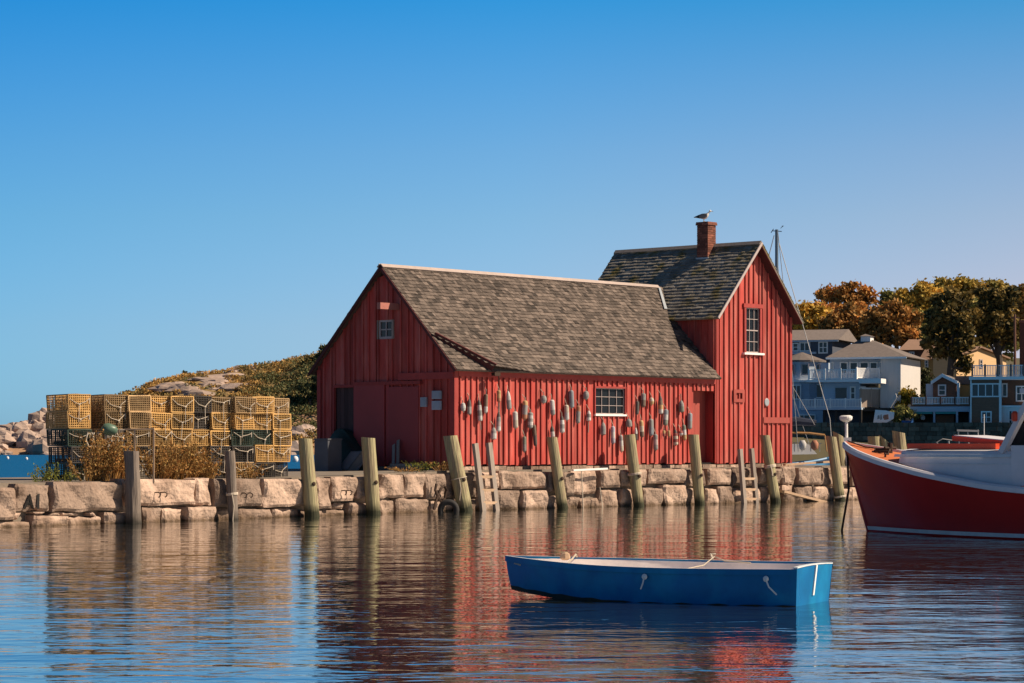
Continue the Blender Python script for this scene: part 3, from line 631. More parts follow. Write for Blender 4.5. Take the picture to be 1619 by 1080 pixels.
profs = {'cyl': [(0.55, 0), (0.92, 0.05), (1, 0.12), (1, 0.88), (0.9, 0.95), (0.5, 1)],
         'bullet': [(0.75, 0), (1, 0.06), (1, 0.5), (0.9, 0.72), (0.6, 0.9), (0.3, 1)],
         'ball': [(0.3, 0), (0.75, 0.1), (1, 0.4), (1, 0.6), (0.75, 0.9), (0.3, 1)]}
def prof_r(pf, z):
    for (r0, z0), (r1, z1) in zip(pf, pf[1:]):
        if z0 <= z <= z1: return r0+(r1-r0)*(z-z0)/(z1-z0)
    return pf[-1][0]
rb = random.Random(21)
for (px, y0, y1), wpx, shp, cols, stick, label in buoys:
    u = fu(px, -0.12); s = BF.P(u, -0.12, 0).y/F; z0, z1 = fz(px, y1, -0.12), fz(px, y0, -0.12)
    r = wpx*s/2*0.95; L_ = z1-z0; c = BF.P(u, -0.045-r, z0); ax = (Vector((0, 0, 1))+BF.U*rb.uniform(-0.10, 0.10)+BF.V*rb.uniform(0, 0.05)).normalized()
    bo = thing('lobster_buoy', label, 'buoy', c, 'lobster buoys hung on the red shed wall')
    pf = profs[shp]; n = len(cols)
    for i, cn in enumerate(reversed(cols)):
        a, e_ = i/n, (i+1)/n; zz = sorted({a, e_} | {z for _, z in pf if a < z < e_})
        b = MB(); b.lathe([(prof_r(pf, z)*r, z*L_) for z in zz], c, 12, ax); b.build('painted_band' if n > 1 else 'float_body', BM[cn], bo, smooth=False)
    b = MB(); up = 0.06+(stick if 0 < stick <= 4 else 0)*0.035; dnn = 0.03+(stick*0.022 if stick > 4 else 0)
    b.tube([c-ax*dnn, c+ax*(L_+up)], 0.014, 6); b.build('spindle', M['greywood'], bo)
    b = MB(); b.tube([c+ax*(L_+up*0.6), BF.P(u, -0.04, z1+0.16), BF.P(u, -0.02, z1+0.17)], 0.008, 5); b.build('hanging_cord', M['rope'], bo)

# ------------------------------------------------------------------ piles
def pile(top, bot, rad, m, label, grp, slant=0.05, tilt=(0, 0), jit=0.06, extras=None):
    """top/bottom given as (x_left, x_right, y) in the photo, standing in the water in front of the wall"""
    pc = (bot[0]+bot[1])/2; fr = QL if pc < 728 else QR; Y = fr.P(fr.u(pc, -0.24), -0.24, 0).y; xb = (pc-CX)/F*Y; xt = ((top[0]+top[1])/2-CX)/F*(Y+tilt[1]); zt = H+(YH-top[2])*(Y+tilt[1])/F
    B_, T_ = Vector((xb, Y, 0)), Vector((xt, Y+tilt[1], zt)); n = 9
    rb_ = (bot[1]-bot[0])*Y/F/2; rt = (top[1]-top[0])*Y/F/2
    dirv = (T_-B_); bot_ = B_-dirv.normalized()*1.1
    pts = [bot_.lerp(T_, i/n) for i in range(n+1)]; rs = [rb_+(rt-rb_)*i/n for i in range(n+1)]
    t = thing('timber_pile', label, 'pile', B_, grp); b = MB(); b.tube(pts, rs, 16, True, 0.5, jit)
    k = 16*n
    for j in range(16):                               # cut the head on a slant
        x, y, z = b.v[k+j]; b.v[k+j] = (x, y, z-(x-T_.x)*slant/rt*0.5)
    b.build('shaft', m, t, smooth=False)
    b = MB(); hd = [Vector(b2)+Vector((0, 0, 0.004)) for b2 in []]
    return t, B_, T_, rt
pg = 'timber piles along the quay wall'
piles = [((196, 219, 713), (200, 224, 831), M['pilegrey'], 'grey split timber pile in front of the lobster traps, leftmost pile', 0.02),
 ((355, 371, 713), (361, 377, 825), M['pilegrey'], 'thin dark grey pile with rope round it before the trap stack', 0.0),
 ((471, 493, 693), (481, 506, 817), M['pile'], 'green timber pile between the trap stack and the red shed', 0.05),
 ((571, 593, 692), (579, 602, 812), M['pile'], 'green timber pile before the dark end wall of the shed', 0.05),
 ((700, 723, 689), (723, 748, 809), M['pile'], 'leaning thick pile at the shed corner with rope tied round it', 0.05),
 ((864, 881, 691), (881, 898, 801), M['pile'], 'leaning pile right of the left ladder under the white buoys', 0.05),
 ((985, 1004, 687), (1002, 1018, 801), M['pile'], 'pale leaning pile below the right end of the shed window', 0.02),
 ((1087, 1105, 687), (1099, 1114, 798), M['pile'], 'leaning pile just left of the red shed door', 0.04),
 ((1201, 1217, 688), (1218, 1235, 795), M['pile'], 'leaning pile right of the right ladder before the tall wing', 0.05),
 ((1306, 1322, 690), (1320, 1337, 791), M['pile'], 'pale pile by the red boat bow, nearer one of a pair', 0.08)]
PL = []
for i, (tp, bt, m, lab, sl_) in enumerate(piles):
    PL.append(pile(tp, bt, None, m, lab, pg, sl_, jit=0.05 if m is M['pile'] else 0.2))
for i in (2, 3, 4, 5, 6, 7, 8):                       # bolt through each pile
    t, B_, T_, r = PL[i]; p = B_.lerp(T_, 0.42)+Vector((r*0.72, -r*0.75, 0)); b = MB(); b.lathe([(0.05, 0), (0.05, 0.02), (0.025, 0.035)], p, 8, (0.7, -0.7, 0)); b.build('bolt', M['iron'], t)
def wrap(pl, f, turns=2, rad=0.018, drop=None):
    t, B_, T_, r = pl; b = MB(); c = B_.lerp(T_, f); ax = (T_-B_).normalized(); pts = []
    x = ax.cross(Vector((0, 1, 0))).normalized(); y = ax.cross(x)
    for i in range(turns*12+1):
        a = i/12*2*math.pi; pts.append(c+x*math.cos(a)*(r*1.1)+y*math.sin(a)*(r*1.1)+ax*(0.025*i/12))
    b.tube(pts, rad, 5)
    if drop: b.tube([c+Vector((0.02, -r*1.15, 0)), c+Vector((0.06, -r*1.2, -0.25)), c+Vector((0.03, -r*1.15, -drop))], rad, 5)
    b.build('mooring_rope', M['rope'], t)
wrap(PL[1], 0.36, 2, 0.018, 0.6); wrap(PL[4], 0.43, 1, 0.014, 0.55); wrap(PL[6], 0.44, 2, 0.022); wrap(PL[8], 0.52, 3, 0.022, 0.2); wrap(PL[9], 0.05, 2, 0.02)
# piles on the far side of the quay, seen past the red boat
for x0, x1, yt, u_, v_, lab, sl_ in ((1316, 1333, 686, 15.6, 2.2, 'pale pile by the red boat bow, farther one of a pair', 0.08),
                               (1371, 1392, 690, 17.6, 2.5, 'stubby pile behind the red boat foredeck, leftmost of three', 0.02),
                               (1389, 1406, 694, 18.2, 2.5, 'low slanted pile behind the red boat foredeck, middle of three', 0.12),
                               (1410, 1431, 683, 18.8, 2.9, 'taller pale pile behind the red boat foredeck, rightmost of three', 0.05)):
    Y = 80.0; xc = ((x0+x1)/2-CX)/F*Y; r = (x1-x0)*Y/F/2; zt = H+(YH-yt)*Y/F
    b = MB(); b.tube([(xc+0.18, Y, 0.6), (xc+0.09, Y, 1.2), (xc, Y, zt)], [r, r, r*0.97], 14, True, 0.5, 0.05)
    for j in range(14):
        x, y, z = b.v[28+j]; b.v[28+j] = (x, y, z-(x-xc)*sl_/r*1.3)
    b.solo('timber_pile', M['pile'], lab, 'pile', pg)

# ------------------------------------------------------------------ ladders
def ladder(rails, rungs, m, label):
    Yt = []
    pr = []
    for xt, yt, xb, yb, w_ in rails:
        Y = QR.P(QR.u(xb, -0.26), -0.26, 0).y; pr.append((Vector(((xb-CX)/F*Y, Y, -0.3)), Vector(((xt-CX)/F*Y, Y, H+(YH-yt)*Y/F)), w_*Y/F))
    t = thing('wooden_ladder', label, 'ladder', Vector((pr[0][0].x, pr[0][0].y, 0)), 'ladders down the quay wall')
    for a, c, w_ in pr:
        b = MB(); b.bar(a, c, w_, 0.10, BF.V); b.build('rail', m, t)
    for yr in rungs:
        pts = []
        for a, c, w_ in pr:
            zt = None
            k = 0.5
            for _ in range(20):
                p = a.lerp(c, k); y = YH-(p.z-H)*F/p.y; k += (y-yr)*0.004
            pts.append(a.lerp(c, k))
        b = MB(); b.bar(pts[0], pts[1], 0.10, 0.07); b.build('rung', M['rawwood'], t)
    return t
ladder([(751, 701, 766, 804, 9), (773, 700, 787, 802, 9)], (754, 775, 795), M['greywood'], 'grey wooden ladder beside the leaning pile at the shed corner')
ladder([(1170, 710, 1178, 792, 8), (1188, 709, 1197, 791, 7.5)], (757, 774, 789), M['greywood'], 'grey wooden ladder below the tall wing of the shed')

# chain and tyre hung on the wall by the corner pile
b = MB(); c = Vector(((709-CX)/F*63.4, 63.4, 0.06)); rows = []
for i in range(25):
    a = i/24*2*math.pi; p = c+Vector((0.20*math.cos(a), 0, 0.20*math.sin(a))); rows.append([p+Vector((math.cos(a)*0.075*math.cos(q), 0.085*math.sin(q), math.sin(a)*0.075*math.cos(q))) for q in [k*math.pi/4 for k in range(8)]])
b.grid(rows, 0.5, close=True); b.solo('rubber_tyre', M['rubber'], 'black rubber tyre half sunk at the foot of the quay wall', 'tyre', smooth=True)
b = MB()
ch_pts = [(690, 765), (688, 775), (692, 785), (698, 795), (703, 788), (706, 776), (702, 768), (697, 772), (693, 782), (688, 795), (686, 806)]
P3 = [QL.P(QL.u(x, -0.1), -0.10, QL.z(x, y, -0.1)) for x, y in ch_pts]; b.tube(P3, 0.035, 6, True, 0.5, 0.5)
b.solo('rusty_chain', M['iron'], 'rusty chain looped over the stones beside the corner pile', 'chain')
# driftwood plank and pole
b = MB(); b.bar(QR.P(QR.u(1237, -0.35), -0.35, QR.z(1237, 777, -0.35)), QR.P(QR.u(1308, -0.5), -0.5, QR.z(1308, 795, -0.5)), 0.16, 0.07); b.solo('driftwood_plank', M['rawwood'], 'bleached plank sloping down the wall by the red boat', 'plank')
b = MB(); b.bar(QR.P(QR.u(905, -0.12), -0.14, QR.z(905, 743.5, -0.12)), QR.P(QR.u(959, -0.12), -0.14, QR.z(959, 741, -0.12)), 0.05, 0.05); b.solo('white_pole', M['white'], 'short white pole lying on the wall top under the buoys', 'pole')
b = MB(); b.bar(QR.P(QR.u(1240, 0.3), 0.3, 1.10), QR.P(QR.u(1310, 0.3), 0.3, 1.18), 0.10, 0.06); b.solo('loose_timber', M['rawwood'], 'weathered timber lying on the quay right of the shed', 'timber')
for xa, ya, xb_, yb_ in ((919, 745, 922, 800), (948, 770, 953, 800)):
    b = MB(); b.tube([QR.P(QR.u(xa, -0.12), -0.13, QR.z(xa, ya, -0.12)), QR.P(QR.u((xa+xb_)/2, -0.16), -0.16, QR.z((xa+xb_)/2, (ya+yb_)/2, -0.16)), QR.P(QR.u(xb_, -0.3), -0.3, -0.05)], 0.014, 5)
    b.solo('hanging_rope', M['rope'], 'thin rope hanging from the white pole into the water' if xa == 919 else 'thin rope hanging down the wall right of the white pole', 'rope')

# ------------------------------------------------------------------ lobster traps
TW, TH, TD = 0.60, 0.375, 0.86
def wire_mesh(th):
    b = MB(); sp = 0.0545
    def rng(n, L_): return [(-L_/2+L_*i/n) for i in range(n+1)]
    xs, ys, zs = rng(11, TW), rng(16, TD), [TH*i/7 for i in range(8)]
    def wire(a, c): b.bar(a, c, th, th)
    for y in (-TD/2, TD/2):
        for x in xs: wire((x, y, 0), (x, y, TH))
        for z in zs: wire((-TW/2, y, z), (TW/2, y, z))
    for x in (-TW/2, TW/2):
        for y in ys: wire((x, y, 0), (x, y, TH))
        for z in zs: wire((x, -TD/2, z), (x, TD/2, z))
    for z in (0, TH):
        for x in xs: wire((x, -TD/2, z), (x, TD/2, z))
        for y in ys: wire((-TW/2, y, z), (TW/2, y, z))
    for x in xs: wire((x, 0.08, 0), (x, 0.08, TH))
    for z in zs: wire((-TW/2, 0.08, z), (TW/2, 0.08, z))
    return b
def frame_mesh():
    b = MB(); t = 0.026
    for x in (-TW/2, TW/2):
        for y in (-TD/2, TD/2): b.bar((x, y, 0), (x, y, TH), t, t)
        for z in (0, TH): b.bar((x, -TD/2, z), (x, TD/2, z), t, t)
    for y in (-TD/2, TD/2):
        for z in (0, TH): b.bar((-TW/2, y, z), (TW/2, y, z), t, t)
    return b
def bridle(k):
    rnd = random.Random(k); b = MB(); y = -TD/2-0.02; dz = rnd.uniform(0.07, 0.19); mx_ = rnd.uniform(-0.12, 0.12); top = TH*rnd.uniform(0.72, 0.92)
    b.tube([(-0.28, y, top), (-0.14, y-0.01, top-dz*0.7), (mx_, y-0.02, top-dz), (0.15, y-0.01, top-dz*0.6), (0.28, y, top+rnd.uniform(-0.03, 0.02))], 0.009, 5)
    b.tube([(mx_, y-0.025, top-dz), (mx_+rnd.uniform(-0.03, 0.03), y-0.03, top-dz-rnd.choice((0.06, 0.1, 0.2, 0.42)))], 0.009, 5)
    b.tube([(mx_-0.03, y-0.02, top-dz+0.01), (mx_, y-0.03, top-dz-0.02), (mx_+0.03, y-0.02, top-dz+0.01)], 0.016, 5)
    if k % 2: b.tube([(0.27, y, top), (0.25, y-0.02, top-0.12)], 0.012, 5)
    return b
wm = {}
for key, th in (('Y', 0.0135), ('T', 0.012), ('G', 0.012), ('K', 0.012), ('S', 0.009)):
    wm[key] = []
    for k in range(4):
        pair = []
        for bb, nm in ((wire_mesh(th), 'wire_body'), (frame_mesh(), 'corner_frame')):
            bb.v = [(x+0.035*mn.noise(Vector((x*2+k*9, y*2, z*4))), y+0.03*mn.noise(Vector((x*2, y*2+k*7, z*4+3))), z+0.035*mn.noise(Vector((x*3, y*2+k*5, z*2+8)))*(z/TH)) for x, y, z in bb.v]   # dented
            pair.append(bb.mesh(nm, M['wire'+key], fix=False))
        wm[key].append(pair)
bridles = [bridle(k).mesh('rope_bridle', M['rope'], fix=False) for k in range(10)]
nb_ = MB(); ring = lambda r, y: [Vector((r*1.35*math.cos(a), y, TH/2+r*math.sin(a))) for a in [i*math.pi/6 for i in range(12)]]
rings = [ring(0.16, -TD/2+0.03), ring(0.12, -0.28), ring(0.07, -0.15)]
for rg in rings: nb_.tube(rg+[rg[0]], 0.008, 4)
for i in range(12): nb_.tube([r_[i] for r_ in rings], 0.006, 4)
for i in range(15): nb_.bar((-0.28+0.04*i, -TD/2+0.07, 0.01), (-0.28+0.04*i+0.02*math.sin(i*7), -TD/2+0.10, TH-0.02), 0.008, 0.008)
for i in range(9): nb_.bar((-0.28, -TD/2+0.08, 0.03+0.04*i), (0.28, -TD/2+0.10, 0.03+0.04*i), 0.008, 0.008)
for i in range(11): nb_.bar((-0.27+0.054*i, -0.10, 0.01), (-0.27+0.054*i, -0.06, TH-0.02), 0.022, 0.006)
net = nb_.mesh('net_head', M['net'], fix=False)
rn = MB(); rn.box(-TW/2+0.05, -TW/2+0.09, -TD/2, TD/2, -0.02, 0.02); rn.box(TW/2-0.09, TW/2-0.05, -TD/2, TD/2, -0.02, 0.02)
runner = rn.mesh('runner', M['net'], fix=False)
bk = MB(); bk.box(-0.2, 0.2, 0.12, 0.36, 0.02, 0.09); brick_m = bk.mesh('ballast_brick', mat('ballast brick', (0.14, 0.07, 0.045, 1)), fix=False)
TF = Fr((111-CX)/F*56.3, 56.3, 0.69, 0.724)
names = {'Y': 'yellow', 'T': 'weathered tan', 'G': 'dark green', 'K': 'black', 'S': 'grey'}
# columns left to right: left photo column, colours from bottom to top, setback
cols_ = [(111, 'GKGYY', 0.0), (171, 'KGSTT', 0.12), (205, 'SKTTT', 0.02), (238, 'KTYYY', 0.0), (270, 'KYYYY', -0.04), (302, 'KTYKK', 0.05), (334, 'KKYYT', -0.02), (367, 'TKGYT', -0.08), (399, 'KYGYY', -0.05), (427, 'KYYYT', 0.0)]
ordn = ['bottom', 'second', 'third', 'fourth', 'topmost']; ordc = ['leftmost', 'second', 'third', 'fourth', 'fifth', 'sixth', 'seventh', 'eighth', 'ninth', 'rightmost']
rt_ = random.Random(5); ang = math.atan2(0.724, 0.69)
def put_trap(key, u, v, z, rz, label, rope=True):
    t = thing('lobster_trap', label, 'lobster trap', TF.P(u, v, z), 'wire lobster traps stacked on the quay'); t.rotation_euler = (rt_.uniform(-0.02, 0.02), rt_.uniform(-0.022, 0.022), ang+rz); t.scale = (rt_.uniform(0.96, 1.03), rt_.uniform(0.96, 1.02), rt_.uniform(0.94, 1.0))
    parts = wm[key][rt_.randrange(4)]+[net, brick_m]+([bridles[rt_.randrange(10)]] if rope else [])
    for me in parts:
        o = bpy.data.objects.new(me.name, me); C.objects.link(o); o.parent = t
    return t
for ci, (px, ks, sb_) in enumerate(cols_):
    for ri, k in enumerate(ks):
        u = TF.u(px)+TW/2+rt_.uniform(-0.02, 0.02)
        cl = {0: 'leftmost column', 9: 'rightmost column'}.get(ci, ordc[ci]+' column from the left')
        rw = {0: 'bottom', 4: 'topmost'}.get(ri, ordn[ri]+' from the bottom')
        put_trap(k, u, TD/2+sb_+rt_.uniform(-0.07, 0.07), 0.90+ri*(TH+0.012), rt_.uniform(-0.09, 0.09), '%s wire lobster trap, %s, in the %s' % (names[k], rw, cl), rope=not (ci == 2 and ri > 2))
for n_, (px, ri, k, lab) in enumerate(((150, 4, 'S', 'grey wire trap topmost in the second row behind the gap'), (150, 3, 'S', 'grey wire trap fourth up in the second row behind the gap'))):
    put_trap(k, TF.u(112)+TW/2 if px < 100 else TF.u(163)+TW/2, TD*1.55+0.02, 0.90+ri*(TH+0.012), 0.02*(n_-3), lab, False)
# buoy and rope coil caught in the stack, timber frame, weeds
b = MB(); c = TF.P(TF.u(158, -0.1), -0.15, H+(YH-677)*57/F); b.lathe([(0.03, 0), (0.11, 0.05), (0.14, 0.15), (0.11, 0.3), (0.05, 0.36)], c, 12, (0.9, 0.2, -0.15)); b.solo('loose_float', mat('green float', (0.10, 0.17, 0.12, 1), 0.4, 0.2, 9), 'dark green float wedged among the lobster traps', 'float', smooth=True)
b = MB()
for k in range(5):
    x0 = 138+k*9; b.tube([TF.P(TF.u(x0+dx, -0.1), -0.12-0.02*k, H+(YH-dy)*57/F) for dx, dy in ((0, 684), (-3, 696), (2, 707), (8, 704), (9, 690), (6, 684))], 0.017, 5)
b.solo('rope_coil', M['rope'], 'loops of pale rope hanging on the traps below the green float', 'rope')
b = MB(); Yp = 54.6
for x in (213, 243): b.bar(at(x, 678, Yp), Vector(((x-CX)/F*Yp, Yp, 0.85)), 0.035, 0.035)
b.bar(at(197, 679, Yp), at(243.5, 678, Yp), 0.045, 0.035)
b.solo('timber_goalpost', M['rawwood'], 'thin bare timber goalpost frame standing before the traps', 'frame')

def leafq(mb, p, s, rnd, tone, hue, flat=0.0):
    n = Vector((rnd.gauss(0, 1), rnd.gauss(0, 1), rnd.gauss(0, 1)+flat)).normalized(); x = n.orthogonal().normalized(); y = n.cross(x); a = rnd.uniform(0, 6.28)
    x, y = x*math.cos(a)+y*math.sin(a), y*math.cos(a)-x*math.sin(a)
    mb.add([p-x*s, p-y*s*0.6, p+x*s, p+y*s*0.6], [(0, 1, 2, 3)], tone, hue)
M['weed'] = mat('dry rust weed', (0.42, 0.19, 0.055, 1), 0.85, 0.2, 6, 0.5, col2=(0.30, 0.21, 0.07, 1), hue=True, trans=0.25)
M['greenweed'] = mat('green weed leaves', (0.10, 0.14, 0.025, 1), 0.8, 0.2, 6, 0.4, col2=(0.22, 0.19, 0.03, 1), hue=True, trans=0.25)
def weed(pos, h, spread, n, m, label, group, seed):
    rnd = random.Random(seed); b = MB()
    for i in range(n):
        a = rnd.uniform(0, 6.28); rr_ = spread*math.sqrt(rnd.random()); p0 = pos+Vector((math.cos(a)*rr_*0.5, math.sin(a)*rr_*0.35, 0)); hh = h*rnd.uniform(0.5, 1.05)
        tip = p0+Vector((math.cos(a)*rr_*0.9, math.sin(a)*rr_*0.6, hh)); mid = p0.lerp(tip, 0.5)+Vector((0, 0, hh*0.08)); b.tube([p0, mid, tip], [0.008, 0.006, 0.003], 4, False)
        for k in range(int(15*hh/0.5)):
            f = rnd.uniform(0.25, 1.0); p = p0.lerp(tip, f)+Vector((rnd.gauss(0, 0.035), rnd.gauss(0, 0.035), rnd.gauss(0, 0.02))); leafq(b, p, rnd.uniform(0.018, 0.04), rnd, rnd.random(), rnd.random())
    return b.solo('weed_clump', m, label, 'weed', group, fix=False)
wl = 'rust brown dry weeds growing up against the lobster traps'
for i, (px, h_, n_) in enumerate(((140, 0.45, 20), (158, 0.85, 34), (174, 0.95, 36), (188, 0.75, 30), (250, 0.6, 34), (265, 0.75, 38), (281, 0.8, 40), (297, 0.75, 38), (313, 0.6, 30), (330, 0.4, 22), (395, 0.35, 16))):
    Yw = QL.P(QL.u(px, 0.6), 0.6, 0).y; weed(Vector(((px-CX)/F*Yw, Yw, 0.89)), h_*1.15, 0.38, int(n_*1.5), M['weed'], wl, 'dry weeds before the trap stack', 100+i)
for i, (px, h_, lab) in enumerate(((85, 0.55, 'yellow green weed sprouting beyond the left end of the traps'), (101, 0.3, 'low green weed at the foot of the leftmost traps'), (58, 0.3, 'sparse green weed on the quay edge at far left'))):
    Yw = QL.P(QL.u(px, 0.7), 0.7, 0).y; weed(Vector(((px-CX)/F*Yw, Yw, 0.89)), h_, 0.3, 12, M['greenweed'], lab, None, 300+i)
for i, (px, h_, m_, lab) in enumerate(((662, 0.28, M['greenweed'], 'small weed on the quay beside the shed sliding door'), (699, 0.25, M['weed'], 'dry grass tuft on the quay edge by the corner pile'), (640, 0.12, M['weed'], 'short dry tuft on the quay edge before the sliding door'))):
    fr = BF; p = QL.P(QL.u(px, 0.45), 0.45, 1.02); weed(p, h_, 0.35, 22, m_, lab, None, 400+i)

# clutter against the gable end
gp = lambda px, out, z: BF.P(-out, BF.vv(px, -out), z)
M['tarp'] = mat('dark green tarpaulin', (0.018, 0.035, 0.026, 1), 0.7, 0.3, 3, 0.1, bump=0.02)
b = MB(); rows = []
for j in range(7):
    a = j/6; row = []
    for i in range(11):
        q = i/10; row.append(gp(512+q*62, 1.0-0.75*a+0.12*mn.noise(Vector((q*4, a*3, 1))), 1.03+(0.95+0.2*math.sin(q*5))*a**0.7*(0.6+0.4*math.sin(q*3.14))))
    rows.append(row)
b.grid(rows, 0.5); rows2 = [r_[:] for r_ in rows]; b.grid([[p+BF.U*0.3-Vector((0, 0, 0.02)) for p in r_] for r_ in rows], 0.4)
b.grid([rows[0], [p+BF.U*0.3-Vector((0, 0, 0.02)) for p in rows[0]]], 0.4); b.grid([rows[-1], [p+BF.U*0.3-Vector((0, 0, 0.02)) for p in rows[-1]]], 0.4)
b.solo('tarpaulin_heap', M['tarp'], 'dark green tarpaulin heap before the old shed door', 'tarpaulin', smooth=True)
M['tote'] = mat('grey plastic', (0.22, 0.22, 0.23, 1), 0.5, 0.15, 4, 0.08)
c = gp(541, 1.4, 1.04); ax = Vector((0.55, 0, 0.72)).normalized(); bx = BF.V*-1; b = MB(); nx_ = ax.cross(bx).normalized()
tt = thing('plastic_tote', 'grey plastic tote tipped on its side before the tarpaulin', 'tote', c)
b.par(c-bx*0.2, ax*0.62, bx*0.4, nx_*0.03); b.par(c-bx*0.2, ax*0.62, bx*0.03, nx_*0.26); b.par(c+bx*0.17, ax*0.62, bx*0.03, nx_*0.26); b.par(c-bx*0.17, ax*0.03, bx*0.34, nx_*0.26); b.par(c-bx*0.17+ax*0.59, ax*0.03, bx*0.34, nx_*0.26); b.build('tub', M['tote'], tt)
b = MB(); b.par(c-bx*0.23+nx_*0.23, ax*0.66, bx*0.05, nx_*0.04); b.par(c+bx*0.18+nx_*0.23, ax*0.66, bx*0.05, nx_*0.04); b.tube([c-bx*0.22+nx_*0.1, c-bx*0.32+nx_*0.1, c-bx*0.32+ax*0.15+nx_*0.1, c-bx*0.22+ax*0.15+nx_*0.1], 0.015, 5); b.build('rim', M['tote'], tt)
b = MB(); q = gp(497, 2.0, 1.0); b.par(q, BF.V*-0.5, BF.U*0.5, (0, 0, 0.82)); q2 = gp(512, 1.6, 1.0); b.par(q2, BF.V*-0.05, BF.U*0.4, (0, 0, 0.86)); b.par(q+Vector((0, 0, 0.82))-BF.U*0.02+BF.V*0.02, BF.V*-0.54, BF.U*0.54, (0, 0, 0.04)); b.solo('fish_bin', mat('dark bin plastic', (0.075, 0.08, 0.095, 1), 0.6, 0.2, 3, 0.1), 'dark grey fish bin standing at the left corner of the shed', 'bin')
b = MB(); q = gp(612, 0.55, 1.02); b.par(q, BF.V*-1.1, BF.U*0.4, (0, 0, 0.12)); b.par(q+BF.V*-0.1+Vector((0, 0, 0.12)), BF.V*-0.9, BF.U*0.38, (0, 0, 0.06)); b.solo('door_step', M['greywood'], 'grey timber step below the sliding door', 'step')
M['clothw'] = mat('faded paint patch', (0.30, 0.22, 0.22, 1), 0.8)
for i, (x, h_, lab) in enumerate(((622, 0.5, 'grey plank leaning on the sliding door, left one'), (629, 0.62, 'grey plank leaning on the sliding door, right one'))):
    b = MB(); b.bar(gp(x, 0.35, 1.2), gp(x+0.5, 0.12, 1.2+h_), 0.10, 0.02, BF.U); b.solo('leaning_plank', M['greywood'], lab, 'plank', 'planks leaning on the sliding door')

# ------------------------------------------------------------------ blue rowing boat
M['blue'] = mat('blue boat paint', (0.002, 0.13, 0.34, 1), 0.5, 0.25, 3, 0.05, col2=(0.003, 0.18, 0.39, 1), c2scale=2.2, spec=0.2)
M['boatin'] = mat('pale boat interior', (0.86, 0.77, 0.72, 1), 0.7, 0.15, 5, 0.05)
M['stain'] = mat('waterline stain', (0.012, 0.022, 0.022, 1), 0.6, 0.4, 9, 0.1, col2=(0.05, 0.035, 0.02, 1))
M['rail'] = mat('worn white gunwale', (0.60, 0.64, 0.66, 1), 0.6, 0.2, 8, 0.05)
dh = Vector((-0.906, 0.423, 0)); dp = Vector((0.423, 0.906, 0)); d0 = Vector((3.155, 26.58, 0))     # heading, far side, middle of transom
DL = 3.55
def dpt(a, b, z): return d0+dh*a+dp*b+Vector((0, 0, z))
def dsec(s):
    """station s (0 transom .. 1 stem): gunwale half beam and height, chine half beam and height"""
    bg_ = 0.57*(1+0.22*math.sin(min(1, s*1.3)*math.pi*0.55))*max(0.0, 1-max(0, (s-0.30)/0.70)**2.1)+0.02
    bc = 0.52*(1+0.18*math.sin(min(1, s*1.3)*math.pi*0.55))*max(0.0, 1-max(0, (s-0.30)/0.70)**1.9)+0.015
    zg = 0.395-0.018*math.sin(s*math.pi*0.9)+0.045*s**2.5
    zc = -0.05+0.115*max(0, (s-0.45)/0.55)**1.8
    return bg_, zg, bc, zc
dn_ = thing('rowing_boat', 'blue flat bottomed rowing boat with pale inside floating in the foreground', 'rowing boat', d0)
NS = 26
def side_pt(s, sg, r, ins=0.0):
    bg_, zg, bc, zc = dsec(s); a = s*DL+0.0*r
    rake = (0.10*s**6)*(r-1)*DL*0.2 - 0.03*(1-s)**8*(r)   # stem rake
    return dpt(a+rake-ins*0.0, sg*max(0.004, (bc+(bg_-bc)*r+0.02*math.sin(r*math.pi))-ins), zc+(zg-zc)*r+sg*0.014*r*min(1, (1-s)*3))
for sg in (-1, 1):
    b = MB(); b.grid([[side_pt(i/NS, sg, r/6) for r in range(7)] for i in range(NS+1)], 0.5); b.build('hull_side', M['blue'], dn_, smooth=True)
    b = MB(); b.grid([[side_pt(i/NS, sg, r/6, 0.025+0.13*(1-r/6)*min(1, dsec(i/NS)[2]*4)) for r in range(1, 7)] for i in range(NS)], 0.5); b.build('inner_side', M['boatin'], dn_, smooth=True)
    b = MB(); b.grid([[side_pt(i/NS, sg, r)+dp*sg*0.004 for r in (0.0, 0.07, 0.13+0.02*math.sin(i*2.3))] for i in range(NS+1)], 0.5); b.build('chine_strake', M['stain'], dn_)
    b = MB(); rows = []
    for i in range(NS+1):
        p, q = side_pt(i/NS, sg, 1), side_pt(i/NS, sg, 1, 0.03); o = dp*sg*0.018
        rows.append([p+o+Vector((0, 0, -0.055)), p+o+Vector((0, 0, 0.004)), q+Vector((0, 0, 0.004)), q+Vector((0, 0, -0.02))])
    b.grid(rows, 0.5); b.build('gunwale', M['blue'], dn_)
    b = MB(); b.grid([[r_[1]+Vector((0, 0, 0.003))-dp*sg*0.006, r_[2]+Vector((0, 0, 0.003))] for r_ in rows], 0.5); b.build('rail_cap', M['rail'], dn_)
b = MB(); b.grid([[dpt(i/NS*DL-0.02*(i/NS)**6*DL, k*dsec(i/NS)[2], dsec(i/NS)[3]) for k in (-1, 0, 1)] for i in range(NS+1)], 0.5); b.build('bottom', M['blue'], dn_)
b = MB(); b.grid([[dpt(i/NS*DL, k*(dsec(i/NS)[2]-0.01), max(dsec(i/NS)[3], 0)+0.06) for k in (-1, 1)] for i in range(NS-1)], 0.5); b.build('floor', M['boatin'], dn_)
bg0, zg0, bc0, zc0 = dsec(0)
b = MB(); q = [dpt(-0.03, -bg0, zg0), dpt(-0.03, -bg0*0.3, zg0+0.012), dpt(-0.03, bg0*0.3, zg0+0.012), dpt(-0.03, bg0, zg0), dpt(0, bc0, zc0), dpt(0, -bc0, zc0)]
b.prism(q, dh*0.035, 0.5); tr_ = b.build('transom', M['blue'], dn_)
b = MB()
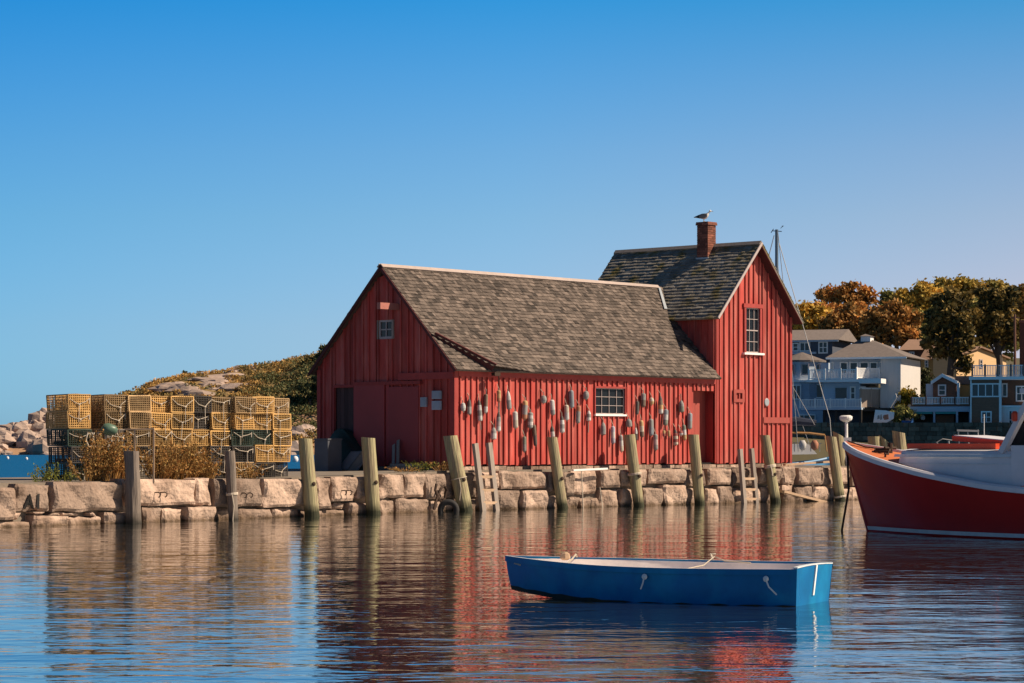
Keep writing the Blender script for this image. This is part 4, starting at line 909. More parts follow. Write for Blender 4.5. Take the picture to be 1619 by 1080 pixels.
for i in range(5):
    a0, a1 = -bg0+2*bg0*i/5, -bg0+2*bg0*(i+1)/5; z_ = lambda a: zg0+0.014*(1-(abs(a)/bg0)**2)
    b.par(dpt(-0.036, a0, z_(a0)), dpt(0, a1, z_(a1))-dpt(0, a0, z_(a0)), dh*0.05, (0, 0, 0.012))
b.build('transom_cap', M['rail'], tr_)
b = MB(); b.par(dpt(-0.026, -0.05, 0.09), dh*0.02, dp*0.04, dh*-0.022+dp*0.05+Vector((0, 0, zg0-0.09+0.012))); b.build('white_stripe', M['white'], tr_)
for a, b0 in ((0.9, 0.1), (1.95, 0.1), (2.85, 0.1)):
    b = MB(); s = (a+0.24)/DL; hb = dsec(s)[2]-0.06; b.par(dpt(a, -hb, 0.19), dh*0.24, dp*2*hb, (0, 0, 0.025)); b.build('thwart', M['boatin'], dn_)
for a, l_ in ((1.62, (0.04, 0.13)), (0.30, (-0.12, 0.16))):
    s = a/DL; p = side_pt(s, -1, 0.78)-dp*0.02; b = MB()
    b.lathe([(0.025, 0), (0.032, 0.012), (0.014, 0.022)], p, 10, -dp); b.tube([p-dp*0.02, p-dp*0.025-Vector((0, 0, l_[1]*0.5))+dh*l_[0]*0.3, p-dp*0.02-Vector((0, 0, l_[1]))+dh*l_[0]], 0.009, 5); b.build('fender_line', M['rail'], dn_)
b = MB(); p = dpt(1.62, -0.62, 0.35); b.tube([p, dpt(1.45, -0.2, 0.32), dpt(1.35, 0.35, 0.36), dpt(1.32, 0.60, 0.445), dpt(1.2, 0.61, 0.40), dpt(0.9, 0.6, 0.385)], 0.008, 5); b.tube([dpt(1.33, 0.58, 0.42), dpt(1.36, 0.6, 0.475), dpt(1.31, 0.62, 0.47)], 0.014, 5); b.build('mooring_line', M['rope'], dn_)
b = MB(); b.tube([dpt(3.48, -0.02, 0.33), dpt(3.4, -0.10, 0.36), dpt(3.3, -0.155, 0.345)], 0.010, 5); b.build('bow_line', M['rope'], dn_); b = MB(); b.tube([dpt(2.85, 0.35, 0.42), dpt(2.8, 0.2, 0.46), dpt(2.75, 0.02, 0.43), dpt(2.7, -0.28, 0.37)], 0.009, 5); b.build('bow_line', M['rope'], dn_)
b = MB(); b.lathe([(0.03, 0), (0.06, 0.02), (0.05, 0.07), (0.02, 0.09)], dpt(2.86, 0.05, 0.40), 8); b.build('cleat', M['rawwood'], dn_)

# ------------------------------------------------------------------ red lobster boat
M['hullred'] = mat('deep red hull paint', (0.42, 0.014, 0.010, 1), 0.36, 0.14, 1.6, 0.05, spec=0.25, stretch=(1, 1, 0.5))
M['boot'] = mat('white boot stripe', (0.62, 0.58, 0.54, 1), 0.6, 0.2, 3, 0.05)
M['deck'] = mat('orange deck paint', (0.55, 0.16, 0.055, 1), 0.65, 0.12, 4, 0.05)
M['orange'] = mat('orange red enamel', (0.62, 0.06, 0.018, 1), 0.45, 0.1, 4, 0.05)
M['boatwhite'] = mat('white boat paint', (0.66, 0.64, 0.66, 1), 0.5, 0.1, 2.5, 0.05)
rh = Vector((-0.648, 0.761, 0)); rpv = Vector((-0.761, -0.648, 0)); r0 = Vector((6.56, 49.76, 0))     # heading, port (near) side, stem head
def rpt(a, b_, z): return r0-rh*a+rpv*b_+Vector((0, 0, z))
def interp(tab, s):
    for (a, va), (c, vc) in zip(tab, tab[1:]):
        if s <= c:
            t = (s-a)/(c-a); return va+(vc-va)*t
    return tab[-1][1]
def sm(tab, s): return sum(interp(tab, min(1, max(0, s+d)))*w_ for d, w_ in ((-0.03, .25), (0, .5), (0.03, .25))) if s > 0.03 else interp(tab, s)
BS = [(0, .05), (.04, .36), (.1, .70), (.2, 1.08), (.32, 1.34), (.45, 1.48), (.6, 1.52), (1, 1.36)]
BW = [(0, .02), (.05, .16), (.12, .42), (.25, .86), (.4, 1.18), (.55, 1.34), (1, 1.28)]
ZS = [(0, 1.70), (.1, 1.53), (.2, 1.37), (.35, 1.15), (.53, .94), (.7, .84), (1, .82)]
RL = 9.0
def hpt(s, sg, r):
    """r: -1 keel .. 0 waterline .. 1 sheer"""
    if r >= 0:
        a = (0.62+s*(RL-0.62))*(1-r)+s*RL*r; bb = sm(BW, s)+(sm(BS, s)-sm(BW, s))*r**1.5; z = sm(ZS, s)*r
    else:
        a = 0.62+s*(RL-0.62)+0.25*(-r)*(1-s); bb = sm(BW, s)*(1+r*0.9); z = 0.4*r
    return rpt(a, sg*bb, z)
rb_t = thing('lobster_boat', 'red hulled lobster boat with orange deck and white cabin, bow pointing left', 'lobster boat', r0)
ss = [(i/44)**1.35 for i in range(45)]
for sg in (1, -1):
    b = MB(); b.grid([[hpt(s, sg, r) for r in (-1, -0.5, 0, .12, .25, .4, .55, .7, .85, 1)] for s in ss], 0.5); b.build('hull_side', M['hullred'], rb_t, smooth=True)
    o = rpv*sg*0.012
    b = MB(); b.grid([[hpt(s, sg, 0.03*1.7/sm(ZS, s)*0.6)+o, hpt(s, sg, 0.10*1.7/sm(ZS, s)*0.6)+o] for s in ss], 0.5); b.build('boot_stripe', M['boot'], rb_t, smooth=True)
    b = MB(); rows = []
    for s in ss:
        p = hpt(s, sg, 1); q = rpv*sg; rows.append([p+q*0.0+Vector((0, 0, -0.075)), p+q*0.045+Vector((0, 0, -0.065)), p+q*0.045+Vector((0, 0, 0.015)), p+Vector((0, 0, 0.05)), p-q*0.05+Vector((0, 0, 0.05)), p-q*0.05+Vector((0, 0, -0.03))])
    b.grid(rows, 0.5); b.build('rub_rail', M['boatwhite'], rb_t)
b = MB(); b.grid([[rpt(s*RL+0.02, k*(sm(BS, s)-0.03), sm(ZS, s)-0.01+0.05*(1-abs(k))) for k in (-1, -.5, 0, .5, 1)] for s in ss if s < 0.6], 0.5); b.build('deck', M['deck'], rb_t, smooth=True)
b = MB(); b.grid([[hpt(1, k, r) for k in (-1, 1)] for r in (-1, 0, .5, 1)], 0.5); b.build('transom', M['hullred'], rb_t)
b = MB(); q0 = hpt(0, 1, 1); b.tube([rpt(-0.02, 0, 1.74), rpt(0.31, 0, 0.85), rpt(0.60, 0, 0.02), rpt(0.85, 0, -0.4)], 0.045, 8); b.build('stem', M['hullred'], rb_t)
# trunk cabin
TRK = [(1.95, 0.70), (2.2, 0.84), (3.0, 1.03), (4.0, 1.17), (5.2, 1.22)]
def tk(a): return interp(TRK, a)
TZ = 1.565
b = MB(); rows = []
for i in range(15):
    a = 1.95+i*0.235; hb = tk(a); lo = sm(ZS, a/RL)-0.06
    rows.append([rpt(a, hb, lo), rpt(a+0.05, hb-0.03, TZ-0.05), rpt(a+0.06, hb-0.07, TZ), rpt(a+0.08, 0, TZ+0.05), rpt(a+0.06, -hb+0.07, TZ), rpt(a+0.05, -hb+0.03, TZ-0.05), rpt(a, -hb, lo)])
b.grid(rows, 0.5); b.add([Vector(p) for p in rows[0]], [tuple(range(7))], 0.5); b.build('trunk_cabin', M['boatwhite'], rb_t)
b = MB()
b.grid([[rpt(2.0+i*0.235, tk(2.0+i*0.235)+0.004, 1.33), rpt(2.0+i*0.235, tk(2.0+i*0.235)+0.003, 1.345)] for i in range(14)], 0.2); b.build('plank_seam', M['rail'], rb_t); b = MB()
b.grid([[rpt(1.78+i*0.25, tk(1.78+i*0.25)+0.012, TZ-0.11), rpt(1.80+i*0.25, tk(1.80+i*0.25)+0.0, TZ-0.06)] for i in range(14)], 0.5); b.build('trunk_moulding', M['rail'], rb_t)
b = MB(); b.grid([[rpt(1.82+i*0.25, k*(tk(1.82+i*0.25)-0.10), TZ+0.010+0.045*(1-abs(k))) for k in (-1, 0, 1)] for i in range(12)], 0.5); b.build('cabin_top', M['boatwhite'], rb_t)
# red coaming and raised hatch lid on the cabin top
b = MB(); zc = TZ+0.04
def lid(mb, a0, a1, b0, b1, z0, z1, th):
    p = rpt(a0, b0, z0); mb.par(p, rpt(a1, b0, z1)-p, rpt(a0, b1, z0)-p, (0, 0, th))
lid(b, 2.15, 4.25, -0.66, 0.66, zc, zc, 0.10); b.build('hatch_coaming', M['orange'], rb_t)
b = MB(); lid(b, 3.1, 4.3, -0.50, 0.50, zc+0.15, zc+0.06, 0.09); hl = b.build('hatch_lid', M['orange'], rb_t)
b = MB(); lid(b, 3.12, 4.28, -0.47, 0.47, zc+0.243, zc+0.153, 0.015); b.build('lid_top', M['boatwhite'], hl)
# mooring bitt and lines on the foredeck
b = MB(); b.tube([rpt(1.15, 0, 1.45), rpt(1.15, 0, 1.72)], 0.05, 8); b.tube([rpt(1.15, -0.16, 1.62), rpt(1.15, 0.16, 1.62)], 0.03, 6); b.tube([rpt(1.15, .0, 1.60), rpt(0.9, 0.15, 1.60), rpt(1.0, 0.28, 1.56), rpt(1.3, 0.2, 1.55), rpt(1.15, 0, 1.6)], 0.025, 5); b.build('mooring_bitt', M['iron'], rb_t)
b = MB(); b.tube([rpt(1.2, 0, 1.58), rpt(0.6, 0.1, 1.64), rpt(0.1, 0.05, 1.76)], 0.015, 5); b.tube([rpt(1.2, 0.1, 1.57), rpt(1.5, 0.45, 1.5), rpt(1.55, 0.62, 1.52)], 0.015, 5); b.build('deck_line', M['iron'], rb_t)
b = MB(); c = rpt(0.02, 0.03, 1.45); b.tube([rpt(0.10, 0.06, 1.60), rpt(0.28, 0.22, 0.8), rpt(0.22, 0.34, 0.05), rpt(0.2, 0.36, -0.3)], 0.022, 6); b.build('mooring_line', M['iron'], rb_t)
# wheelhouse with raked windscreen
W0 = 5.35
def post(mb, a0, b0, z0, a1, b1, z1, w_=0.09): mb.bar(rpt(a0, b0, z0), rpt(a1, b1, z1), w_, w_)
b = MB()
for k in (1.16, 0.4, -0.4, -1.16): post(b, W0-0.55, k, TZ-0.02, W0+0.1, k, 2.55, 0.11)
post(b, W0-0.55, 1.16, TZ+0.03, W0-0.55, -1.16, TZ+0.03, 0.12); post(b, W0+0.1, 1.2, 2.55, W0+0.1, -1.2, 2.55, 0.12)
wf = b.build('windscreen_frame', M['boatwhite'], rb_t)
for k in (1.16, -1.16): b = MB(); post(b, W0+1.9, k, 1.0, W0+1.9, k, 2.55); b.build('roof_post', M['boatwhite'], rb_t)
b = MB(); b.add([rpt(W0-0.53, 1.14, TZ+0.05), rpt(W0-0.53, -1.14, TZ+0.05), rpt(W0+0.1, -1.14, 2.52), rpt(W0+0.1, 1.14, 2.52)], [(0, 1, 2, 3)]); b.build('windscreen_glass', M['glass'], wf)
b = MB(); b.par(rpt(W0-0.05, 1.3, 2.6), -rh*2.3, rpv*-2.6, (0, 0, 0.08)); b.build('wheelhouse_roof', M['boatwhite'], rb_t)
b = MB(); b.par(rpt(W0-0.3, 1.22, 0.95), -rh*2.3, rpv*-0.05, (0, 0, 0.72)); b.par(rpt(W0-0.3, -1.17, 0.95), -rh*2.3, rpv*-0.05, (0, 0, 0.72)); b.build('wheelhouse_side', M['boatwhite'], rb_t)
b = MB(); b.lathe([(0.04, 0), (0.06, 0.02), (0.06, 0.14), (0.03, 0.18)], rpt(W0-0.22, 1.22, 2.10), 10); b.build('navigation_light', M['orange'], rb_t)

# ------------------------------------------------------------------ gull on the chimney
M['gullw'] = mat('white feathers', (0.70, 0.68, 0.65, 1), 0.8, 0.08, 20, 0.05)
M['gullg'] = mat('grey brown feathers', (0.20, 0.18, 0.17, 1), 0.8, 0.25, 25, 0.1)
M['gulld'] = mat('dark wing tips', (0.03, 0.03, 0.03, 1), 0.8)
M['beak'] = mat('yellow beak', (0.55, 0.33, 0.06, 1), 0.5)
g0 = BF.P(cu-0.16, cv-0.02, 8.412); gx = Vector((0.93, -0.20, 0)).normalized(); gy = Vector((0.20, 0.93, 0)).normalized(); gz_ = Vector((0, 0, 1))
gl = thing('seagull', 'white and grey seagull standing on the brick chimney facing right', 'bird', g0)
def gp3(x, y, z): return g0+(gx*x+gy*y+gz_*z)*1.28
def oval(mb, secs, n=12):
    rows = []
    for x, z, ry, rz in secs: rows.append([gp3(x, ry*math.cos(a), z+rz*math.sin(a)) for a in [2*math.pi*k/n for k in range(n)]])
    mb.grid(rows, 0.5, close=True); mb.add(rows[0], [tuple(range(n))], 0.5); mb.add(rows[-1], [tuple(range(n))], 0.5)
b = MB(); oval(b, [(-0.17, 0.115, .006, .004), (-0.12, .12, .045, .022), (-0.06, .125, .066, .052), (0, .125, .074, .066), (.06, .137, .07, .066), (.10, .165, .052, .054), (.117, .195, .036, .037), (.125, .222, .033, .034), (.135, .240, .036, .034), (.15, .252, .034, .030), (.17, .250, .022, .020), (.182, .246, .006, .006)])
b.build('body', M['gullw'], gl, smooth=True)
for sg in (-1, 1):
    b = MB(); rows = []
    for x, z, h_ in ((.085, .15, .03), (.04, .14, .052), (-.03, .133, .055), (-.10, .125, .040), (-.17, .118, .02), (-.235, .108, .004)):
        rows.append([gp3(x, sg*(0.078*math.sqrt(max(0.05, 1-(x/.26)**2))-0.012*abs(q)), z+h_*q) for q in (-1, -.3, .3, 1)])
    b.grid(rows, 0.5); b.grid([[p-gy*sg*0.012 for p in r_] for r_ in rows], 0.5); wg = b.build('wing', M['gullg'], gl, smooth=True)
    b = MB(); b.grid([[p+gy*sg*0.003 for p in r_] for r_ in rows[3:]], 0.5); b.build('wing_tip', M['gulld'], wg)
    b = MB(); b.tube([gp3(.01, sg*.03, .07), gp3(.0, sg*.03, .035), gp3(.005, sg*.03, .004)], .006, 6); b.tube([gp3(-.01, sg*.03, .004), gp3(.045, sg*.035, .004)], .008, 5); b.build('leg', M['beak'], gl)
    b = MB(); b.lathe([(.001, -0.004), (.006, 0), (.001, .004)], gp3(.155, sg*.030, .258), 8, gy); b.build('eye', M['gulld'], gl)
b = MB(); b.tube([gp3(.175, 0, .248), gp3(.205, 0, .243), gp3(.222, 0, .232)], [.010, .008, .003], 6); b.build('beak', M['beak'], gl)

# ------------------------------------------------------------------ sailing boat and small craft behind the quay
M['mast'] = mat('blue grey mast', (0.10, 0.14, 0.19, 1), 0.45, 0.1, 4, 0.05)
M['hullblue'] = mat('pale blue hull', (0.07, 0.22, 0.40, 1), 0.4, 0.1, 2, 0.05)
M['varnish'] = mat('varnished wood', (0.42, 0.22, 0.08, 1), 0.5, 0.15, 6, 0.1)
M['sailcover'] = mat('navy sail cover', (0.015, 0.022, 0.045, 1), 0.8, 0.2, 4, 0.1)
M['wire'] = mat('rigging wire', (0.42, 0.40, 0.38, 1), 0.4, 0.1, 4, 0.05, metallic=0.3)
Ys = 96.0
def S(px, py, dy=0): return at(px, py, Ys+dy)
st = thing('sailing_boat', 'moored blue sailing boat with bare mast rising behind the tall wing of the shed', 'sailing boat', Vector((S(1262, 706).x, Ys, 0)))
xa, xb = S(1165, 706).x, S(1314, 706).x; rows = []
for i in range(21):
    q = i/20; x = xa+(xb-xa)*q; hb = 1.25*(1-(2*abs(q-0.45)/1.1)**2.4)*(1 if q < 0.45 else max(0.02, 1-((q-0.45)/0.55)**2)); hb = max(hb, 0.02); zs = 0.95+0.35*(q-0.4)**2*2
    rows.append([Vector((x-0.25*(1-k_)*(q > .9), Ys+hb*c_*s_, zs*k_-0.2*(1-k_))) for c_, k_, s_ in ((1, 1, -1), (.92, .45, -1), (.3, 0, -1), (.3, 0, 1), (.92, .45, 1), (1, 1, 1))])
b = MB(); b.grid(rows, 0.5); b.build('hull', M['hullblue'], st, smooth=True)
b = MB(); b.grid([[r_[0]+Vector((0, 0, -0.02)), r_[-1]+Vector((0, 0, -0.02))] for r_ in rows], 0.5); b.build('deck', M['white'], st)
b = MB()
for r_ in (0, -1): b.tube([q[r_]+Vector((0, 0, 0.03)) for q in rows], 0.05, 5)
b.build('toe_rail', M['hullblue'], st)
b = MB(); b.prism([S(1195, 720, -.6), S(1292, 718, -.5), S(1278, 702, -.5), S(1200, 702, -.6)], (0, 1.2, 0)); b.build('cabin', M['white'], st)
mt = S(1228, 363); mbp = Vector((mt.x, Ys, 0.9))
b = MB(); b.tube([mbp, mt], [0.085, 0.06], 8); ms_ = b.build('mast', M['mast'], st)
b = MB(); b.bar(S(1221, 365), S(1236, 366), 0.03, 0.03); b.bar(S(1234, 361), S(1239, 357), 0.02, 0.02); b.bar(S(1219, 368), S(1223, 362), 0.03, 0.03); b.tube([S(1236, 358), S(1238, 357.5)], 0.02, 5); b.build('wind_vane', M['mast'], ms_)
b = MB(); b.tube([S(1232, 385), S(1312, 662)], 0.016, 5); b.tube([S(1312, 662), S(1316, 712)], 0.016, 5); b.tube([S(1224, 372, .6), S(1196, 480, .8), S(1180, 714, .9)], 0.018, 5)
b.tube([S(1230, 368, -.3), S(1250, 560, -.8), S(1262, 714, -1.1)], 0.014, 5); b.tube([S(1230, 420, -.3), S(1247, 600, -.8), S(1288, 672, -1.)], 0.012, 5); b.tube([S(1229, 420, .3), S(1251, 620, .8), S(1284, 716, .9)], 0.012, 5); b.build('rigging', M['wire'], st)
b = MB(); b.tube([S(1229, 668), S(1260, 666), S(1290, 669)], [0.2, 0.17, 0.12], 8); b.build('sail_cover', M['sailcover'], st)
b = MB(); b.tube([S(1246, 684, -1.), S(1280, 685, -1.), S(1304, 688, -1.)], 0.05, 6); b.tube([S(1304, 688, -1), S(1307, 714, -1)], 0.03, 6); b.tube([S(1250, 685, -1), S(1251, 716, -1)], 0.03, 6); b.build('boom_gallows', M['varnish'], st)
b = MB()
for x in (1256, 1268, 1282, 1296): b.tube([S(x, 714, -1), S(x, 700, -1)], 0.02, 5)
b.tube([S(1252, 700, -1), S(1300, 701, -1)], 0.012, 5); b.build('guard_rail', M['wire'], st)
for i, (px, col) in enumerate(((1269, 'white'), (1288, 'orange'))):
    b = MB(); b.lathe([(0.05, 0), (0.13, 0.08), (0.15, 0.25), (0.08, 0.38)], S(px, 712, -1.0), 10); b.build('fender', BM[col], st, smooth=True)
# pole with a flat drum head by the end of the quay
q = at(1339, 700, 84); b = MB(); b.tube([(q.x, q.y, 0.8), at(1338, 664, 84)], 0.05, 8)
lt = thing('drum_head_pole', 'white pole with flat drum shaped head between the piles and the red boat', 'pole', Vector((q.x, q.y, 0.8))); b.build('shaft', M['white'], lt)
b = MB(); b.lathe([(0.08, -0.12), (0.19, -0.06), (0.215, 0.0), (0.215, 0.06), (0.15, 0.10)], at(1337.5, 661.5, 84), 16); b.build('drum', M['white'], lt, smooth=False)
b = MB(); b.box(q.x-0.13, q.x+0.13, q.y-0.13, q.y+0.13, 1.7, 1.95); b.build('collar', M['white'], lt)
# grey covered motor boat behind the red boat
Y2 = 100.0; b = MB(); t = thing('covered_boat', 'small motor boat with grey canvas hood moored behind the red boat', 'motor boat', Vector((at(1505, 700, Y2).x, Y2, 0)))
rows = []
for i in range(13):
    q = i/12; x = at(1470+q*95, 700, Y2).x; hb = 0.9*math.sin(math.pi*min(1, 0.15+q*0.85))**0.6; rows.append([Vector((x, Y2-hb, 1.3)), Vector((x, Y2-hb*0.8, 0.3)), Vector((x, Y2, -0.1)), Vector((x, Y2+hb*.8, .3)), Vector((x, Y2+hb, 1.3))])
b.grid(rows, 0.5); b.build('hull', M['white'], t, smooth=True)
b = MB(); rows = [[at(1513+q*35, 682-3*math.sin(p*math.pi)+q*1.0, Y2-0.8+1.6*p) for p in [k/6 for k in range(7)]] for q in [k/6 for k in range(7)]]; b.grid(rows, 0.5); b.build('canvas_hood', mat('grey canvas', (0.09, 0.095, 0.11, 1), 0.9, 0.2, 3), t, smooth=True)
b = MB()
for px in (1515, 1530, 1546):
    b.tube([at(px, 683, Y2-.7), at(px+2, 708, Y2-.7)], 0.025, 5); b.tube([at(px, 683, Y2+.7), at(px+2, 708, Y2+.7)], 0.025, 5); b.tube([at(px, 683, Y2-.7), at(px+0.4, 680, Y2), at(px, 683, Y2+.7)], 0.02, 5)
b.build('hood_frame', M['wire'], t); b = MB(); b.tube([at(1480, 700, Y2-.8), at(1490, 694, Y2-.8), at(1512, 697, Y2-.8)], 0.02, 5); b.tube([at(1482, 700, Y2-.8), at(1482, 708, Y2-.8)], 0.03, 5); b.tube([at(1500, 697, Y2-.8), at(1501, 708, Y2-.8)], 0.03, 5); b.build('bow_rail', M['wire'], t)
b = MB(); b.tube([at(1556, 688, Y2), at(1556, 655, Y2)], 0.02, 5); b.build('aerial', M['white'], t)

# ------------------------------------------------------------------ far headland at left
def prof(px, tab):
    if px <= tab[0][0]: return tab[0][1]
    for (a, va), (c, vc) in zip(tab, tab[1:]):
        if px <= c: t = (px-a)/(c-a); t = t*t*(3-2*t)*0.5+t*0.5; return va+(vc-va)*t
    return tab[-1][1]
SKY = [(-400, 702), (-120, 700), (0, 693), (40, 682), (75, 664), (120, 652), (170, 636), (220, 621), (258, 604), (300, 595), (340, 588), (400, 585), (440, 583), (475, 576), (520, 562), (600, 556), (760, 590), (950, 690), (1040, 704), (1250, 712)]
Yn, Yf = 500.0, 560.0
def hillz(px, q):
    """q 0 at the water edge .. 1 at the skyline"""
    top = H+(YH-prof(px, SKY))*Yf/F
    return -0.6+(top+0.6)*(1-(1-q)**1.6)+1.1*mn.fractal(Vector((px*0.018, q*5, 3)), 0.8, 2, 5)*min(1, q*4)*(0.4 if q > 0.9 else 1)
def hillp(px, q): Y = Yn+(Yf-Yn)*q; return Vector(((px-CX)/F*Yf, Y, hillz(px, q) if q <= 1 else hillz(px, 1)-(q-1)*18))
M['hill'] = mat('rocky heath', (0.40, 0.24, 0.14, 1), 0.95, 0.3, 0.08, 0.1, col2=(0.24, 0.16, 0.06, 1), c2scale=0.05, c2lo=0.42, c2hi=0.6, bump=0.3, bscale=0.6)
b = MB(); b.grid([[hillp(px, q/14) for px in range(-400, 1290, 12)] for q in range(0, 26)], 0.5); hill = b.solo('headland', M['hill'], kind='structure', smooth=True)
M['ledge'] = mat('pale granite ledge', (0.36, 0.27, 0.22, 1), 0.9, 0.3, 0.5, 0.2, bump=0.1)
def boulder(c, r, m, label, group, seed, sq=(1, 1, 0.7), name='boulder'):
    rnd = random.Random(seed); b = MB(); n, k = 9, 6; rows = []
    off = Vector((seed*1.7, seed*0.3, 2)); s = [r*sq[i]*rnd.uniform(0.8, 1.2) for i in range(3)]
    for i in range(k+1):
        th = math.pi*i/k; row = []
        for j in range(n):
            a = 2*math.pi*j/n; d = Vector((math.sin(th)*math.cos(a), math.sin(th)*math.sin(a), math.cos(th))); f = 1+0.55*mn.noise(d*1.3+off)
            row.append(c+Vector((d.x*s[0]*f, d.y*s[1]*f, d.z*s[2]*f)))
        rows.append(row)
    b.grid(rows, rnd.random(), close=True); return b.solo(name, m, label, 'boulder', group)
gl_, gg = 'angular granite boulder among many tumbled along the far shore', 'boulders along the far shore'
rr = random.Random(44)
for i in range(172):
    px = rr.uniform(-70, 165) if i < 150 else rr.uniform(440, 520); q = rr.random()**1.2*0.97; top = prof(px, SKY)
    p = hillp(px, q*(0.98 if px < 170 else 0.15)); r = rr.uniform(1.0, 2.6)*(1.2 if q < 0.2 else 1)
    boulder(p+Vector((0, 0, r*0.2)), r, M['ledge'], gl_, gg, 500+i)
rl = random.Random(77)
for i in range(22):
    px = rl.gauss(345, 32); q = min(0.97, max(0.35, 0.76+rl.gauss(0, 0.12)+(px-345)*0.0025)); p = hillp(px, q)
    boulder(p+Vector((0, 0, -0.35)), rl.uniform(1.6, 4.0), M['ledge'], 'pale granite slab showing through the scrub near the top of the headland', 'granite slabs on the headland', 900+i, (1.3, 0.8, 0.3), 'flat_boulder')

class Leaves:
    """fast leaf clumps: collects quads in clumps spread through a volume"""
    def __init__(s, seed): s.r = random.Random(seed); s.b = MB()
    def clump(s, c, rad, n, size, hue, tone=0.5, flat=0.3):
        r = s.r
        for _ in range(n):
            d = Vector((r.gauss(0, 1), r.gauss(0, 1), r.gauss(0, 1))).normalized()*r.random()**0.45
            p = c+Vector((d.x*rad[0], d.y*rad[1], d.z*rad[2])); leafq(s.b, p, size*r.uniform(0.6, 1.3), r, min(1, max(0, r.gauss(tone, 0.2))), min(1, max(0, r.gauss(hue, 0.15))), flat)
M['heath'] = mat('autumn heath leaves', (0.085, 0.10, 0.04, 1), 0.85, 0.2, 0.3, 0.45, col2=(0.52, 0.30, 0.09, 1), hue=True, trans=0.2)
lv = Leaves(9); rr = random.Random(10)
for i in range(900):
    px = rr.uniform(150, 620); q = rr.uniform(0.05, 1.03)**0.8
    if 290 < px < 410 and 0.50 < q < 0.95 and rr.random() < 0.8: continue
    if px < 215 and rr.random() < 0.4: continue
    s_ = rr.uniform(0.8, 1.9)*(1.25 if px > 420 else 1); p = hillp(px, q); dark = px > 430 and q < 0.75
    hue = rr.choice((0.0, 0.05, 0.25)) if dark else rr.choice((0.15, 0.4, 0.6, 0.8, 0.9)); s_ *= 0.75 if px < 400 else 1; lv.clump(p+Vector((0, 0, s_*0.3)), (s_*1.6, s_*1.2, s_*0.6), int(70*s_), 0.28, hue, rr.uniform(0.4, 0.8))
for i in range(46):
    px = rr.uniform(462, 520); lv.clump(hillp(px, rr.uniform(0.03, 0.12))+Vector((0, 0, 0.9+rr.random()*0.8)), (1.8, 1.2, 0.7), 60, 0.32, 0.62, 0.72)
for i in range(420):
    px = rr.uniform(600, 1010); s_ = rr.uniform(0.8, 1.9); lv.clump(hillp(px, rr.uniform(0.03, 1.03))+Vector((0, 0, s_*0.3)), (s_*1.7, s_*1.3, s_*0.7), int(55*s_), 0.34, rr.choice((0.1, 0.3, 0.5, 0.8)), rr.uniform(0.4, 0.8))
lv.b.solo('heath_scrub', M['heath'], 'low autumn scrub covering the headland', kind='stuff', fix=False)

M['bark'] = mat('tree bark', (0.085, 0.065, 0.05, 1), 0.9, 0.3, 2, 0.1)
LM = {}
def leafmat(k, c1, c2): LM[k] = mat(k+' foliage', (*c1, 1), 0.8, 0.2, 0.4, 0.5, col2=(*c2, 1), hue=True, trans=0.22)
leafmat('dark maple', (0.024, 0.030, 0.010), (0.42, 0.27, 0.07)); leafmat('rust', (0.22, 0.15, 0.05), (0.55, 0.25, 0.06)); leafmat('gold', (0.33, 0.26, 0.06), (0.70, 0.42, 0.07))
leafmat('olive', (0.21, 0.22, 0.07), (0.48, 0.34, 0.09)); leafmat('evergreen', (0.035, 0.05, 0.02), (0.13, 0.12, 0.04)); leafmat('yellow bush', (0.10, 0.10, 0.015), (0.40, 0.26, 0.02))
def tree(name, px, ybase, Y, lobes, kind, n, size, label, group=None, seed=1, hue=0.5, trunk_r=0.22, cl=30, depth=0.8, zb=None):
    """lobes: (px, py, rx_px, ry_px) ellipses of the crown in photo pixels at distance Y"""
    rnd = random.Random(seed); base = at(px, ybase, Y)
    if zb is not None: base.z = zb
    t = thing(name, label, 'tree' if 'bush' not in name else 'bush', base, group); k = Y/F
    ctr = at(sum(l[0] for l in lobes)/len(lobes), sum(l[1] for l in lobes)/len(lobes), Y); tb = MB()
    top = ctr+Vector((0, 0, 0.3)); tb.tube([base-Vector((0, 0, 0.3)), base.lerp(top, 0.4)+Vector((rnd.uniform(-.2, .2), 0, 0)), base.lerp(top, 0.75), top], [trunk_r*1.2, trunk_r, trunk_r*0.7, trunk_r*0.3], 8)
    lv = Leaves(seed+1); area = sum(l[2]*l[3] for l in lobes)
    for lx, ly, rx, ry in lobes:
        c = at(lx, ly, Y); m_ = max(4, int(cl*rx*ry/area))
        tb.tube([base.lerp(top, rnd.uniform(0.35, 0.7)), base.lerp(c, 0.75)+Vector((0, rnd.uniform(-.5, .5), 0.3)), c], [trunk_r*0.5, trunk_r*0.35, trunk_r*0.12], 6)
        for _ in range(m_):
            d = Vector((rnd.gauss(0, 1), rnd.gauss(0, 1), rnd.gauss(0, 1))).normalized()*(0.35+0.65*rnd.random()**0.5)
            p = c+Vector((d.x*rx*k, d.y*rx*k*depth, d.z*ry*k)); rad = rnd.uniform(0.16, 0.34)*min(rx, ry)*k+0.25
            if rnd.random() < 0.5: tb.tube([c.lerp(p, 0.1), c.lerp(p, 0.6)+Vector((0, 0, 0.1)), p], [trunk_r*0.16, trunk_r*0.1, 0.02], 5, False)
            lv.clump(p, (rad*1.9, rad*1.9, rad*1.5), max(4, int(0.22*n*rx*ry/area/m_)), size*0.8, min(1, max(0, hue+rnd.gauss(0, 0.22))), 0.55)
            lv.clump(p, (rad*1.15, rad*1.15, rad*0.8), max(10, int(n*rx*ry/area/m_)), size, min(1, max(0, hue+rnd.gauss(0, 0.22))), min(1, max(0, rnd.gauss(0.5, 0.16))))
    tb.build('trunk', M['bark'], t); lv.b.build('crown', LM[kind], t, fix=False); return t
